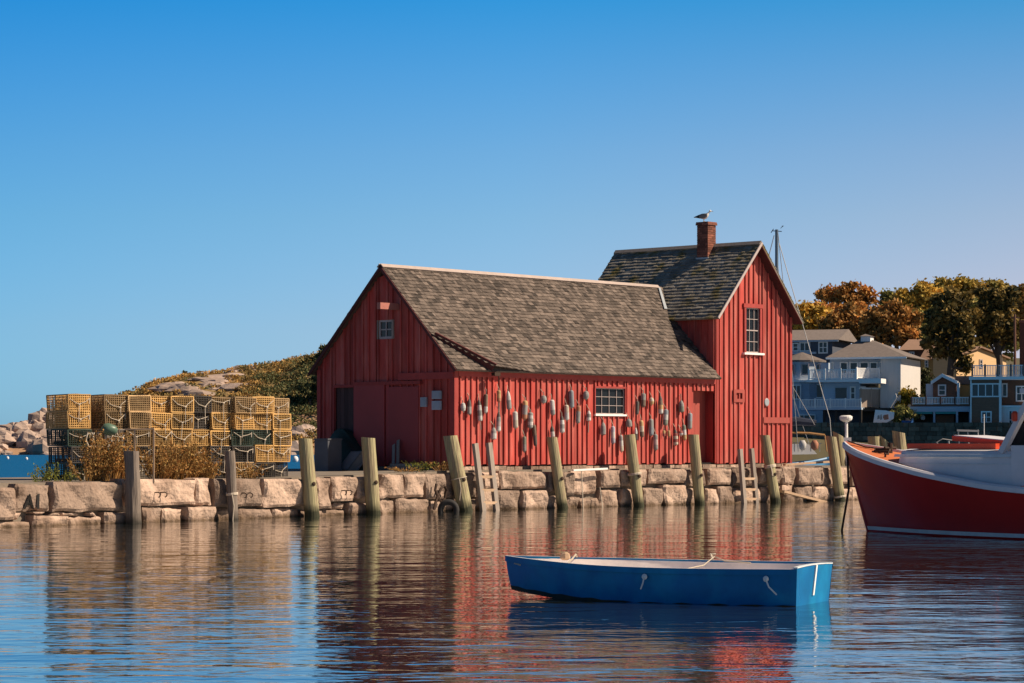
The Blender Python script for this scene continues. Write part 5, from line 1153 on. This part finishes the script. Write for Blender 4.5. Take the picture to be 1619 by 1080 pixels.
# two clumps on the headland skyline
tree('pine_tree', 291, 605, 562, [(291, 599, 6, 6), (288, 604, 9, 4), (292, 592, 4, 4)], 'evergreen', 500, 0.32, 'small dark lone pine on the headland skyline', seed=31, hue=0.3, cl=14)
tree('shrub_tree', 505, 585, 545, [(500, 572, 16, 12), (515, 560, 14, 14), (524, 548, 9, 9), (484, 578, 12, 8)], 'evergreen', 2600, 0.34, 'tall dark scrub tree on the headland behind the shed gable', seed=32, hue=0.75, cl=34)
tree('shrub_tree', 490, 640, 520, [(485, 625, 24, 22), (505, 610, 20, 24), (470, 640, 18, 18), (500, 655, 22, 20)], 'evergreen', 3600, 0.36, 'broad dark green thicket tree on the near headland slope left of the shed', seed=33, hue=0.45, cl=46)
# marker post on the ledge, buoys on the far water
q = at(355, 600, 548); t = thing('marker_post', 'small white marker post on the pale headland ledge', 'post', q); b = MB(); b.lathe([(0.42, -0.6), (0.38, 0.4), (0.25, 0.9), (0.05, 1.0)], q, 10); b.build('shaft', M['white'], t, smooth=False)
b = MB(); b.lathe([(0.2, 0.95), (0.25, 1.2), (0.15, 1.6), (0.05, 1.7)], q, 10); b.bar(q+Vector((0.1, 0, 1.4)), q+Vector((1.5, 0, 1.9)), 0.25, 0.2); b.build('head', M['sailcover'], t)
for px, py, s_, lab in ((12, 726, 0.3, 'tiny white float on the blue water, leftmost'), (42, 727, 0.28, 'tiny white float on the blue water left of the traps'), (467, 730, 0.55, 'white mooring ball on the blue water between traps and shed')):
    p = onwater(px, py); s_ *= p.y/500*1.0 if px < 100 else 0.6; b = MB(); b.lathe([(0.3*s_*2, -0.1), (0.9*s_, 0.2*s_), (s_, 0.8*s_), (0.8*s_, 1.5*s_), (0.2*s_, 1.9*s_)], p, 12); b.solo('mooring_float', M['white'], lab, 'float', smooth=True)

# ------------------------------------------------------------------ the village shore at right
M['asphalt'] = mat('dark roof shingles', (0.17, 0.14, 0.125, 1), 0.9, 0.25, 3, 0.15, bump=0.01)
M['tanroof'] = mat('brown roof shingles', (0.26, 0.16, 0.11, 1), 0.9, 0.2, 3, 0.15)
M['bluegrey'] = mat('blue grey clapboard', (0.42, 0.49, 0.57, 1), 0.8, 0.12, 3, 0.1, (0.3, 0.3, 6))
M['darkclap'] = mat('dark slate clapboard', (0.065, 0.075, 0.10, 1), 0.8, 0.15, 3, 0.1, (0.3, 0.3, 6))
M['greyclap'] = mat('pale grey vertical siding', (0.52, 0.49, 0.46, 1), 0.8, 0.15, 3, 0.1, (5, 5, 0.3))
M['brownshake'] = mat('brown wood shakes', (0.21, 0.105, 0.065, 1), 0.9, 0.3, 5, 0.2, (1, 1, 3))
M['ochre'] = mat('ochre clapboard', (0.60, 0.34, 0.12, 1), 0.8, 0.12, 3, 0.1, (0.3, 0.3, 6))
M['buff'] = mat('buff yellow clapboard', (0.66, 0.44, 0.23, 1), 0.8, 0.1, 3, 0.1, (0.3, 0.3, 6))
M['tanfence'] = mat('tan boarded fence', (0.42, 0.32, 0.25, 1), 0.85, 0.2, 4, 0.2, (4, 4, 0.4))
M['shorewall'] = mat('dark shore masonry', (0.12, 0.09, 0.062, 1), 0.95, 0.5, 1.6, 0.4, bump=0.08, bscale=2.2)
M['shore'] = mat('shore earth and grass', (0.10, 0.085, 0.045, 1), 0.95, 0.35, 0.4, 0.1)
M['villageglass'] = glass_mat('village window glass', (0.035, 0.05, 0.06, 1), 0.05)
M['turq'] = mat('turquoise awning', (0.05, 0.30, 0.28, 1), 0.7, 0.15, 3, 0.1)
M['crateblue'] = mat('blue fish boxes', (0.02, 0.10, 0.32, 1), 0.6, 0.15, 3, 0.1)
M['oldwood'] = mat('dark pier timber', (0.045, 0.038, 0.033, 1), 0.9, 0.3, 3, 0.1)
M['brownpost'] = mat('brown stained posts', (0.16, 0.075, 0.05, 1), 0.8, 0.2, 3, 0.1)
# rising ground behind the houses
def landz(x, Y): return 2.6 if Y < 214 else 2.6+min(1, (Y-214)/85)*9.5+0.5*mn.noise(Vector((x*0.06, Y*0.06, 2)))
b = MB(); b.grid([[Vector((x, Y, landz(x, Y) if Y > 211 else (-1 if Y < 209 else 1.6))) for x in range(14, 140, 4)] for Y in (208, 211.5, 214, 220, 228, 236, 246, 258, 270, 285, 300, 330)], 0.5)
b.solo('village_hill', M['shore'], kind='structure', smooth=True)
def vfr(px, Y, ang=20): x = (px-CX)/F*Y; return Fr(x, Y, math.cos(R(ang)), -math.sin(R(ang)))
class House:
    """walls, windows, rails given in photo columns/rows on planes of a real plan frame"""
    def __init__(s, name, label, px, Y, ang=20, cat='house', zb=None):
        s.fr = vfr(px, Y, ang); p = s.fr.P(0, 0, 0); p.z = zb if zb is not None else 2.5; s.t = thing(name, label, cat, p, None)
    def box(s, name, m, x0, x1, y0, y1, v0, v1, zlo=None, parent=None):
        """front rectangle (x0..x1, y0..y1) on the plane v0, extruded back to v1"""
        f = s.fr; xm = (x0+x1)/2; b = MB(); zb = f.z(xm, y1, v0) if zlo is None else zlo
        b.fbox(f, f.u(x0, v0), f.u(x1, v0), v0, v1, zb, f.z(xm, y0, v0)); return b.build(name, m, parent or s.t)
    def win(s, x0, x1, y0, y1, v, nx=2, ny=2, trim='white', parent=None, name='window'):
        f = s.fr; xm = (x0+x1)/2; u0, u1, z0, z1 = f.u(x0, v), f.u(x1, v), f.z(xm, y1, v), f.z(xm, y0, v)
        P = lambda u, z, o: f.P(u, v-o, z); m = MB(); k = 0.11
        def r(a, c, d, e_, o0, o1): m.prism([P(a, d, o0), P(c, d, o0), P(c, e_, o0), P(a, e_, o0)], P(a, d, o1)-P(a, d, o0))
        r(u0, u0+k, z0, z1, 0.002, 0.07); r(u1-k, u1, z0, z1, 0.002, 0.07); r(u0+k, u1-k, z0, z0+k, 0.002, 0.08); r(u0+k, u1-k, z1-k, z1, 0.002, 0.07)
        for i in range(1, nx): u = u0+(u1-u0)*i/nx; r(u-0.04, u+0.04, z0+k, z1-k, 0.012, 0.055)
        for i in range(1, ny): z = z0+(z1-z0)*i/ny; r(u0+k, u1-k, z-0.03, z+0.03, 0.012, 0.05)
        w_ = m.build(name, M[trim], parent or s.t); m = MB(); r(u0+k*0.5, u1-k*0.5, z0+k*0.5, z1-k*0.5, 0.003, 0.03); m.build('pane', M['villageglass'], w_); return w_
    def rail(s, x0, x1, y0, y1, v, posts, top='white', bal='white', post='white', dens=0.13):
        f = s.fr; u0, u1 = f.u(x0, v), f.u(x1, v); xm = (x0+x1)/2; z1, z0 = f.z(xm, y0, v), f.z(xm, y1, v); m = MB()
        m.fbox(f, u0, u1, v-0.03, v+0.03, z1-0.07, z1); m.fbox(f, u0, u1, v-0.02, v+0.02, z0+0.05, z0+0.12); n = int((u1-u0)/dens)
        for i in range(n): u = u0+(i+0.5)*(u1-u0)/n; m.fbox(f, u-0.028, u+0.028, v-0.015, v+0.015, z0+0.12, z1-0.07)
        rl = m.build('railing', M[bal], s.t)
        for i in range(posts+1): m = MB(); u = u0+(u1-u0)*i/posts; m.fbox(f, u-0.06, u+0.06, v-0.06, v+0.06, z0-0.02, z1+0.08); m.build('railing_post', M[post], rl)
    def gable(s, name, m, xl, xr, ye, xp, yp, v0, v1, over=0.35, th=0.16):
        """roof with its gable facing the viewer: eaves (xl, xr at row ye), peak (xp, yp)"""
        f = s.fr; ul, ur, up_ = f.u(xl, v0), f.u(xr, v0), f.u(xp, v0); ze, zp = f.z(xp, ye, v0), f.z(xp, yp, v0); b = MB()
        for a in (ul, ur): b.prism([f.P(a, v0-over, ze), f.P(up_, v0-over, zp), f.P(up_, v0-over, zp+th), f.P(a, v0-over, ze+th)], f.V*(v1-v0+2*over))
        return b.build(name, m, s.t)
    def gwall(s, name, m, xl, xr, ye, xp, yp, v0, v1):
        f = s.fr; b = MB(); b.prism([f.P(f.u(xl, v0), v0, f.z(xp, ye, v0)), f.P(f.u(xr, v0), v0, f.z(xp, ye, v0)), f.P(f.u(xp, v0), v0, f.z(xp, yp, v0))], f.V*(v1-v0)); return b.build(name, m, s.t)
    def hip(s, name, m, xl, xr, ye, xp, yp, v0, v1, ridge=0.0, over=0.0):
        f = s.fr; ul, ur = f.u(xl, v0), f.u(xr, v0); vm = (v0+v1)/2; up_ = f.u(xp, vm); ze = f.z((xl+xr)/2, ye, v0); zp = f.z(xp, yp, vm); b = MB()
        c = [f.P(ul, v0, ze), f.P(ur, v0, ze), f.P(ur, v1, ze), f.P(ul, v1, ze)]; t = [f.P(up_-ridge, vm, zp), f.P(up_+ridge, vm, zp)]
        b.add(c+t, [(0, 1, 5, 4), (1, 2, 5), (2, 3, 4, 5), (3, 0, 4), (3, 2, 1, 0)], 0.5); return b.build(name, m, s.t)

# --- slate blue house at upper left with a shallow roof
h = House('slate_house', 'dark slate house with grey roof high behind the blue turret house', 1240, 238)
h.box('wall', M['darkclap'], 1236, 1316, 538, 580, 0, 8, 4.0)
b = MB(); f = h.fr; u0, u1 = f.u(1232, -.4), f.u(1326, -.4); z0 = f.z(1280, 537.5, -.4); b.prism([f.P(u0, -.4, z0), f.P(u0, 4, z0+1.15), f.P(u0, 8.4, z0)], f.U*(u1-u0)); b.build('roof', M['asphalt'], h.t)
h.box('eave_board', M['bluegrey'], 1233, 1325, 537.5, 540.5, -0.32, -0.2)
h.win(1253, 1263, 542, 556, 0, 1, 2); h.win(1264, 1281, 541, 556, 0, 2, 1); h.win(1294, 1309, 540, 559, 0, 2, 2)
h.box('lower_trim', M['bluegrey'], 1240, 1290, 556.5, 560, -0.25, 0)
# --- blue turret house
h = House('turret_house', 'blue grey house with conical turret roof beside the red shed', 1249, 222)
h.box('wall', M['bluegrey'], 1240, 1310, 574, 700, 1.5, 9, 1.0)
f = h.fr; cxu = f.u(1268, 2.5); zc0 = f.z(1268, 573, 2.5); b = MB(); b.lathe([(2.15, 0), (2.15, 0.15), (0.05, f.z(1262, 557, 2.5)-zc0)], f.P(cxu, 2.5, zc0), 14); b.build('turret_roof', M['asphalt'], h.t)
b = MB(); b.lathe([(1.9, -7.6), (1.9, 0)], f.P(cxu, 2.5, zc0), 14); b.build('turret_wall', M['bluegrey'], h.t)
for x0, x1 in ((1250, 1257), (1267, 1279)): h.win(x0, x1, 575, 593, 0.55, 1, 1, 'mullion')
h.win(1280, 1297, 575, 590, 1.5, 1, 1, 'mullion'); h.win(1252, 1267, 608, 632, 0.55, 2, 1); h.win(1288, 1302, 607, 630, 1.5, 1, 1, 'white')
h.box('string_board', M['white'], 1246, 1306, 601, 604, 0.3, 1.5)
h.box('lower_porch', M['bluegrey'], 1252, 1310, 650, 700, 0.2, 1.4, 0.5); h.win(1262, 1290, 655, 668, 0.2, 3, 1)
# --- main grey house with hipped roof
h = House('hipped_house', 'grey house with hipped brown roof, cupola and two white railed decks', 1311, 216)
f = h.fr
h.box('upper_wall', M['bluegrey'], 1312, 1392, 566, 604, 1.5, 9.5)
h.box('siding_wall', M['greyclap'], 1392, 1424, 566, 650, 0.8, 9.6, 2.5)
h.hip('roof', M['asphalt'], 1305, 1434, 564.5, 1368, 537, 0.0, 10, 0.5)
h.box('eave_board', M['white'], 1305.5, 1433, 564.5, 567.5, 0.02, 0.12)
cu_ = h.box('cupola', M['white'], 1361, 1376, 531.5, 540, 4.2, 5.6); h.hip('cupola_roof', M['asphalt'], 1359, 1378, 531.5, 1368, 528, 4.0, 5.8)
for x0, x1 in ((1313, 1318), (1328, 1341), (1343, 1357), (1359, 1374), (1375, 1388)): h.win(x0, x1, 572, 592, 1.5, 1, 1)
h.win(1389.5, 1396, 572, 593, 1.45, 1, 1)
h.box('deck_slab', M['white'], 1275, 1362, 600, 604, -1.5, 1.5)
h.rail(1279, 1354, 584, 600, -1.45, 3); 
h.box('awning', M['white'], 1358, 1393, 598.5, 606, -1.6, 0.5)
h.box('lower_wall', M['bluegrey'], 1302, 1360, 604, 648, 0.4, 8)
h.win(1319, 1341, 611, 632, 0.4, 1, 1, 'bluegrey', name='door'); h.win(1344, 1353, 611, 632, 0.4, 1, 2); h.win(1360, 1369, 611, 622, 0.3, 2, 2)
h.box('lower_slab', M['bluegrey'], 1266, 1362, 644.5, 648, -1.4, 0.4)
h.rail(1265, 1361, 631, 645, -1.35, 4)
hf = h.fr; h.fr = vfr(1361, 214.6, -28); h.box('deck_screen', M['tanfence'], 1361, 1406, 614, 644, 0, 0.2); h.box('screen_cap', M['white'], 1361, 1405, 613, 615.5, -0.05, 0.25)
for x in (1361.5, 1378, 1393, 1404.5): h.box('screen_post', M['tanfence'], x-0.8, x+0.8, 614, 644, -0.07, 0)
h.fr = vfr(1355, 214.2, -28); h.rail(1355, 1390, 582, 599, 0, 2, dens=0.09); h.fr = hf
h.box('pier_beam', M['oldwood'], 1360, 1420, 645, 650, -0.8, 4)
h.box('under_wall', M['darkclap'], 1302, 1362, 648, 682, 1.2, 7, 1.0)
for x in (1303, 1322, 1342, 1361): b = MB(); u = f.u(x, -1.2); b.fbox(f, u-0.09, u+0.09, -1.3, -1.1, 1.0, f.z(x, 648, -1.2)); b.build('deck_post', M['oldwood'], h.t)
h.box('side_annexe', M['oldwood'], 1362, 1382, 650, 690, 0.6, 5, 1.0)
b = MB(); b.prism([f.P(f.u(1402, -.8), -.8, f.z(1402, 641, -.8)), f.P(f.u(1416, -.8), -.8, f.z(1416, 622, -.8)), f.P(f.u(1418, -.8), -.8, f.z(1418, 628, -.8)), f.P(f.u(1408, -.8), -.8, f.z(1408, 645, -.8))], f.V*0.15); b.build('stair_panel', M['greyclap'], h.t)
# painted boards below the deck
g = vfr(1380, 211.8, 4); t = thing('painted_board', 'white board with grey and orange painted marks under the deck', 'board', g.P(1, 0, 2.6))
b = MB(); P_ = lambda x, y: g.P(g.u(x), 0, g.z(x, y)); b.prism([P_(1380, 673), P_(1399, 670), P_(1413, 662), P_(1414, 652), P_(1400, 649), P_(1384, 648)], g.V*0.12); b.build('panel', M['white'], t)
for x0, y0, x1, y1, c in ((1387, 656, 1391, 663, 'grey'), (1391.5, 655, 1394.5, 664, 'grey'), (1396, 656, 1398, 662, 'orange'), (1397.5, 655, 1405, 664, 'orange')):
    b = MB(); b.prism([g.P(g.u(x0), -0.012, g.z(x0, y1)), g.P(g.u(x1), -0.012, g.z(x1, y1-1)), g.P(g.u(x1-.6), -0.012, g.z(x1, y0)), g.P(g.u(x0+.6), -0.012, g.z(x0, y0+1))], g.V*0.01); b.build('painted_mark', BM[c], t)
# --- brown house and ochre house further up
h = House('brown_house', 'brown roofed house with balconies behind the hipped grey house', 1428, 246, 22)
h.box('wall', M['brownshake'], 1424, 1462, 553, 640, 0, 8, 4)
b = MB(); f = h.fr; u0, u1 = f.u(1420, -.5), f.u(1478, -.5); z0 = f.z(1450, 553, -.5); b.prism([f.P(u0, -.5, z0), f.P(u0, 4, z0+1.2), f.P(u0, 8.5, z0)], f.U*(u1-u0)); b.build('roof', M['tanroof'], h.t)
h.win(1437, 1446, 556, 564, 0, 2, 1); h.box('balcony', M['ochre'], 1430, 1462, 585, 595, -1.2, -1.0); h.box('balcony_slab', M['oldwood'], 1430, 1462, 595, 597, -1.2, 0); h.box('balcony', M['oldwood'], 1430, 1458, 570, 578, -1.0, -0.85); h.win(1440, 1452, 608, 616, 0, 2, 1, 'brownpost')
b = MB(); b.fbox(f, f.u(1466, 3), f.u(1479, 3), 3, 4.5, 8, f.z(1472, 537.5, 3)); b.build('dormer', M['mullion'], h.t)
h = House('ochre_house', 'ochre clapboard house with tan gabled roof half behind a dark maple', 1457, 238, 22)
h.box('wall', M['ochre'], 1456, 1502, 567, 640, 0, 8, 4)
b = MB(); f = h.fr; u0, u1 = f.u(1453, -.5), f.u(1520, -.5); z0 = f.z(1480, 568, -.5); b.prism([f.P(u0, -.5, z0), f.P(u0, 4, z0+1.9), f.P(u0, 8.5, z0)], f.U*(u1-u0)); b.build('roof', M['tanroof'], h.t)
h.win(1462, 1468, 568.5, 581, 0, 1, 2); h.win(1492, 1497, 568, 582, 0, 1, 2); h.box('corner_board', M['mullion'], 1490, 1491.5, 568, 600, -0.04, 0)
h = House('buff_house', 'sunlit buff yellow house behind the roof deck of the shingled house', 1537, 236, -45)
f = h.fr; z_ = lambda x, y: f.z(x, y, 0)
b = MB(); b.prism([f.P(f.u(1512), 0, 6.0), f.P(f.u(1591), 0, 6.0), f.P(f.u(1591), 0, z_(1591, 567)), f.P(f.u(1548), 0, z_(1548, 551)), f.P(f.u(1512), 0, z_(1512, 563))], f.V*2.6); b.build('wall', M['buff'], h.t)
b = MB()
for a, c in (((1593.5, 568), (1548, 550)), ((1510, 563.5), (1548, 550))): b.prism([f.P(f.u(a[0]), -.3, z_(*a)), f.P(f.u(c[0]), -.3, z_(*c)), f.P(f.u(c[0]), -.3, z_(*c)+0.15), f.P(f.u(a[0]), -.3, z_(*a)+0.15)], f.V*3.2)
b.build('roof', M['tanroof'], h.t)
for x0, x1 in ((1548, 1553), (1576, 1581), (1528, 1533)): h.win(x0, x1, 568, 582, 0, 1, 2, 'mullion')
# --- little brown cottage with deck and porch
h = House('brown_cottage', 'little brown gabled cottage on a white railed deck over a turquoise edged porch', 1470, 213.5, 16)
h.box('wall', M['brownshake'], 1475, 1512, 605, 643, 1.2, 7, 5)
h.gwall('gable_wall', M['brownshake'], 1475, 1512, 605.2, 1490, 595.5, 1.2, 7); h.gable('roof', M['asphalt'], 1471, 1516, 606.5, 1490, 594, 1.2, 7.3, 0.5, 0.14)
h.gable('barge_board', M['white'], 1472, 1515, 608.5, 1490, 596.2, 0.72, 0.5, 0.02, 0.3)
h.win(1483, 1496, 608, 626, 1.2, 1, 2); h.box('side_wall', M['bluegrey'], 1464, 1475, 607, 643, 1.6, 6, 5)
h.box('annexe', M['ochre'], 1512, 1534, 608, 643, 1.9, 6, 5); h.box('annexe_roof', M['asphalt'], 1510, 1536, 594.5, 607.5, 1.6, 7)
h.box('porch_post', M['white'], 1513, 1517, 605, 642, 0.4, 0.65)
h.rail(1441, 1533, 628, 640, -0.4, 4, post='brownpost'); h.box('deck_edge', M['brownpost'], 1440, 1534, 640, 642.5, -0.5, 3)
h.box('porch_beam', M['bluegrey'], 1438, 1534, 642.8, 651, -0.55, 3)
for x0, x1 in ((1445, 1474), (1478, 1511)): h.box('awning', M['turq'], x0, x1, 651.2, 654.5, -0.5, -0.4)
for x in (1443, 1477, 1513): h.box('porch_post', M['bluegrey'], x-1.6, x+1.6, 651, 674, -0.5, -0.3)
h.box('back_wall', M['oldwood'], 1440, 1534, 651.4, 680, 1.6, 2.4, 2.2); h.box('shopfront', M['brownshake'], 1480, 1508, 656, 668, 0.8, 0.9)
b = MB(); f = h.fr; b.lathe([(0.12, 0), (0.2, 0.1), (0.2, 0.3), (0.08, 0.45)], f.P(f.u(1459, 0.4), 0.4, f.z(1459, 664, 0.4)), 10); b.build('hanging_lamp', M['white'], h.t)
h.box('end_pier', M['bluegrey'], 1532, 1543, 647, 682, -0.6, 0.2)
for i, (x, y) in enumerate(((1426, 665.5), (1434, 665.5), (1430, 669.5))):
    g = vfr(1426, 212.3); b = MB(); b.fbox(g, g.u(x), g.u(x+7), 0, 0.5, g.z(x, y+4), g.z(x, y)); b.fbox(g, g.u(x)-0.03, g.u(x+7)+0.03, -0.03, 0.53, g.z(x, y)-0.06, g.z(x, y)+0.02); b.solo('fish_box', M['crateblue'], ('blue fish box left of the porch, left upper one', 'blue fish box left of the porch, right upper one', 'blue fish box left of the porch, lower one')[i], 'box', 'blue fish boxes by the porch')
# --- brown shingled house with roof deck
h = House('shingled_house', 'brown shingled house with long upper window, white trim and a roof deck', 1536, 211, 14)
h.box('tower_wall', M['brownshake'], 1535, 1582, 600, 712, 0, 8, 1.5); h.box('wing_wall', M['brownshake'], 1582, 1650, 600, 645, 1.4, 8, 3.0)
h.box('roof_slab', M['white'], 1532, 1660, 595, 600, -0.5, 8); h.rail(1537, 1660, 577, 595, -0.35, 6, post='brownpost')
h.win(1535.5, 1581, 606, 628, 0, 4, 1); h.win(1551, 1568, 650, 669, 0, 2, 2); h.win(1584, 1593, 606, 628, 1.4, 1, 1); h.win(1606, 1625, 610, 635, 1.4, 2, 2)
h.box('corner_board', M['white'], 1579.5, 1583.5, 600, 700, -0.06, 0, 2); h.box('corner_board', M['white'], 1534, 1536, 600, 690, -0.05, 0, 2.5)
h.box('garage', M['white'], 1583.6, 1655, 643, 712, 0.6, 6, 1.5); h.win(1594, 1606, 648, 680, 0.6, 2, 2); h.box('garage_eave', M['white'], 1582, 1660, 641, 644, 0.3, 1.3)
# chimney stack and poles behind
h = House('chimney_stack', 'tall red brick chimney at the right edge behind the shingled house', 1613, 226, 14, 'chimney'); h.box('brickwork', M['brick'], 1612, 1634, 508, 640, 0, 1.2, 6); h.box('chimney_cap', M['brick'], 1611, 1635, 506, 510, -0.06, 1.26)
q = at(1605, 600, 224); t = thing('utility_pole', 'bare wooden utility pole before the right maple', 'pole', q); b = MB(); b.tube([q-Vector((0, 0, 3)), at(1604.5, 497, 224)], [0.14, 0.10], 8); b.build('shaft', M['brownpost'], t)
b = MB(); b.bar(at(1598, 502, 224), at(1612, 502.5, 224), 0.1, 0.12); b.build('cross_arm', M['brownpost'], t)
# masonry along the shore
b = MB(); g = vfr(1235, 211.5, 4); rs = random.Random(8)
for j in range(11):
    u = -0.5-rs.random()*0.5; z0 = -0.4+j*0.37
    while u < 58:
        wd = rs.uniform(0.35, 1.0); b.fbox(g, u, u+wd-0.03, -rs.uniform(0.0, 0.14), 0.6, z0, z0+rs.uniform(0.33, 0.36), rs.random()); u += wd
b.fbox(g, -0.5, 58, 0.13, 1.0, -0.5, 3.60)
b.solo('shore_wall', M['shorewall'], 'dark stone wall along the far shore below the porch', 'wall')

# --- trees above the village
tg_ = 'trees above the village'
tree('maple_tree', 1500, 600, 229, [(1500, 500, 32, 34), (1522, 487, 26, 26), (1497, 535, 32, 28), (1518, 552, 24, 28), (1480, 505, 20, 24), (1526, 574, 14, 14), (1505, 478, 24, 20)], 'dark maple', 9500, 0.25, 'large dark maple in front of the ochre house', tg_, 61, 0.30, 0.3, 70, 0.8, 6)
tree('maple_tree', 1578, 600, 231, [(1575, 500, 28, 36), (1590, 480, 22, 26), (1562, 475, 20, 22), (1580, 535, 26, 24), (1597, 520, 16, 28), (1560, 515, 16, 26)], 'dark maple', 9000, 0.25, 'large dark maple beside the utility pole', tg_, 62, 0.34, 0.3, 64, 0.8, 6)
tree('maple_tree', 1395, 560, 255, [(1385, 512, 24, 28), (1410, 505, 28, 26), (1432, 512, 20, 30), (1400, 532, 32, 20), (1437, 532, 16, 20), (1420, 495, 20, 18)], 'rust', 8500, 0.28, 'rusty brown broad maple behind the hipped house', tg_, 63, 0.5, 0.3, 64, 0.8, 9)
tree('maple_tree', 1340, 560, 258, [(1335, 514, 28, 22), (1354, 522, 24, 20), (1318, 520, 20, 20), (1345, 502, 22, 16)], 'rust', 6500, 0.28, 'dark rust maple behind the slate house roof', tg_, 64, 0.55, 0.26, 48, 0.8, 9)
tree('maple_tree', 1275, 560, 262, [(1270, 505, 26, 22), (1295, 502, 22, 22), (1250, 512, 20, 20), (1285, 520, 26, 14)], 'gold', 6500, 0.28, 'golden orange maple seen right of the shed roof', tg_, 65, 0.72, 0.26, 44, 0.8, 10)
tree('maple_tree', 1312, 560, 275, [(1300, 498, 22, 16), (1322, 500, 22, 18), (1345, 495, 22, 16), (1368, 498, 20, 18)], 'rust', 5200, 0.28, 'orange brown maple between the golden maple and the reddish oak', tg_, 81, 0.8, 0.26, 44, 0.8, 10)
tree('oak_tree', 1338, 530, 285, [(1318, 470, 22, 17), (1345, 461, 26, 16), (1368, 470, 20, 16), (1340, 482, 26, 12), (1304, 466, 12, 8)], 'rust', 2600, 0.26, 'thin crowned reddish oak standing highest above the rust maples', tg_, 66, 0.72, 0.25, 60, 0.8, 11)
tree('oak_tree', 1420, 530, 290, [(1412, 478, 18, 18), (1422, 468, 14, 12), (1405, 488, 16, 14), (1432, 482, 16, 14)], 'olive', 3600, 0.28, 'olive green oak between the reddish oak and the golden trees', tg_, 67, 0.3, 0.24, 36, 0.8, 11)
tree('maple_tree', 1455, 540, 286, [(1445, 480, 26, 24), (1465, 466, 26, 20), (1440, 502, 24, 20), (1478, 482, 22, 22)], 'gold', 6500, 0.29, 'golden yellow maple on the skyline left of the dark maple', tg_, 68, 0.5, 0.26, 52, 0.8, 11)
tree('maple_tree', 1505, 540, 290, [(1495, 459, 24, 17), (1520, 456, 22, 15), (1542, 463, 20, 16), (1482, 466, 16, 14)], 'gold', 4200, 0.28, 'sparse yellowing maple on the skyline above the dark maple', tg_, 69, 0.35, 0.24, 50, 0.8, 11)
tree('oak_tree', 1560, 540, 292, [(1550, 460, 20, 14), (1575, 457, 20, 13), (1594, 470, 16, 16)], 'olive', 2600, 0.28, 'thin olive brown oak above the right maple', tg_, 70, 0.6, 0.22, 44, 0.8, 11)
tree('oak_tree', 1625, 540, 280, [(1618, 485, 16, 30), (1630, 472, 18, 26), (1616, 515, 14, 24)], 'rust', 4200, 0.27, 'brown oak cut by the right edge of the photo', tg_, 71, 0.4, 0.24, 40, 0.8, 11)
tree('maple_tree', 1545, 560, 272, [(1540, 500, 24, 30), (1538, 535, 20, 26), (1600, 540, 18, 30)], 'olive', 5200, 0.28, 'olive maple filling the gap between the two dark maples', tg_, 72, 0.4, 0.24, 40, 0.8, 10)
tree('maple_tree', 1455, 560, 270, [(1462, 525, 22, 20), (1448, 515, 20, 22), (1470, 505, 16, 18)], 'olive', 4200, 0.28, 'olive brown maple above the brown house roof', tg_, 82, 0.35, 0.24, 36, 0.8, 10)
tree('maple_bush', 1432, 648, 215, [(1432, 630, 12, 12), (1446, 632, 14, 9), (1424, 640, 10, 8)], 'yellow bush', 2200, 0.16, 'bright yellow bush beside the cottage deck', None, 73, 0.6, 0.1, 22, 0.7, 5.2)
tree('dark_bush', 1428, 662, 213.6, [(1424, 655, 14, 10), (1440, 652, 10, 8), (1412, 660, 10, 10)], 'olive', 1700, 0.16, 'dark straggling bush below the bright yellow bush', None, 74, 0.25, 0.1, 20, 0.7, 3.6)
tree('dark_bush', 1466, 618, 224, [(1465, 596, 7, 16), (1468, 612, 7, 10)], 'evergreen', 900, 0.18, 'slim dark evergreen bush left of the cottage', None, 75, 0.3, 0.1, 14, 0.8, 5.5)
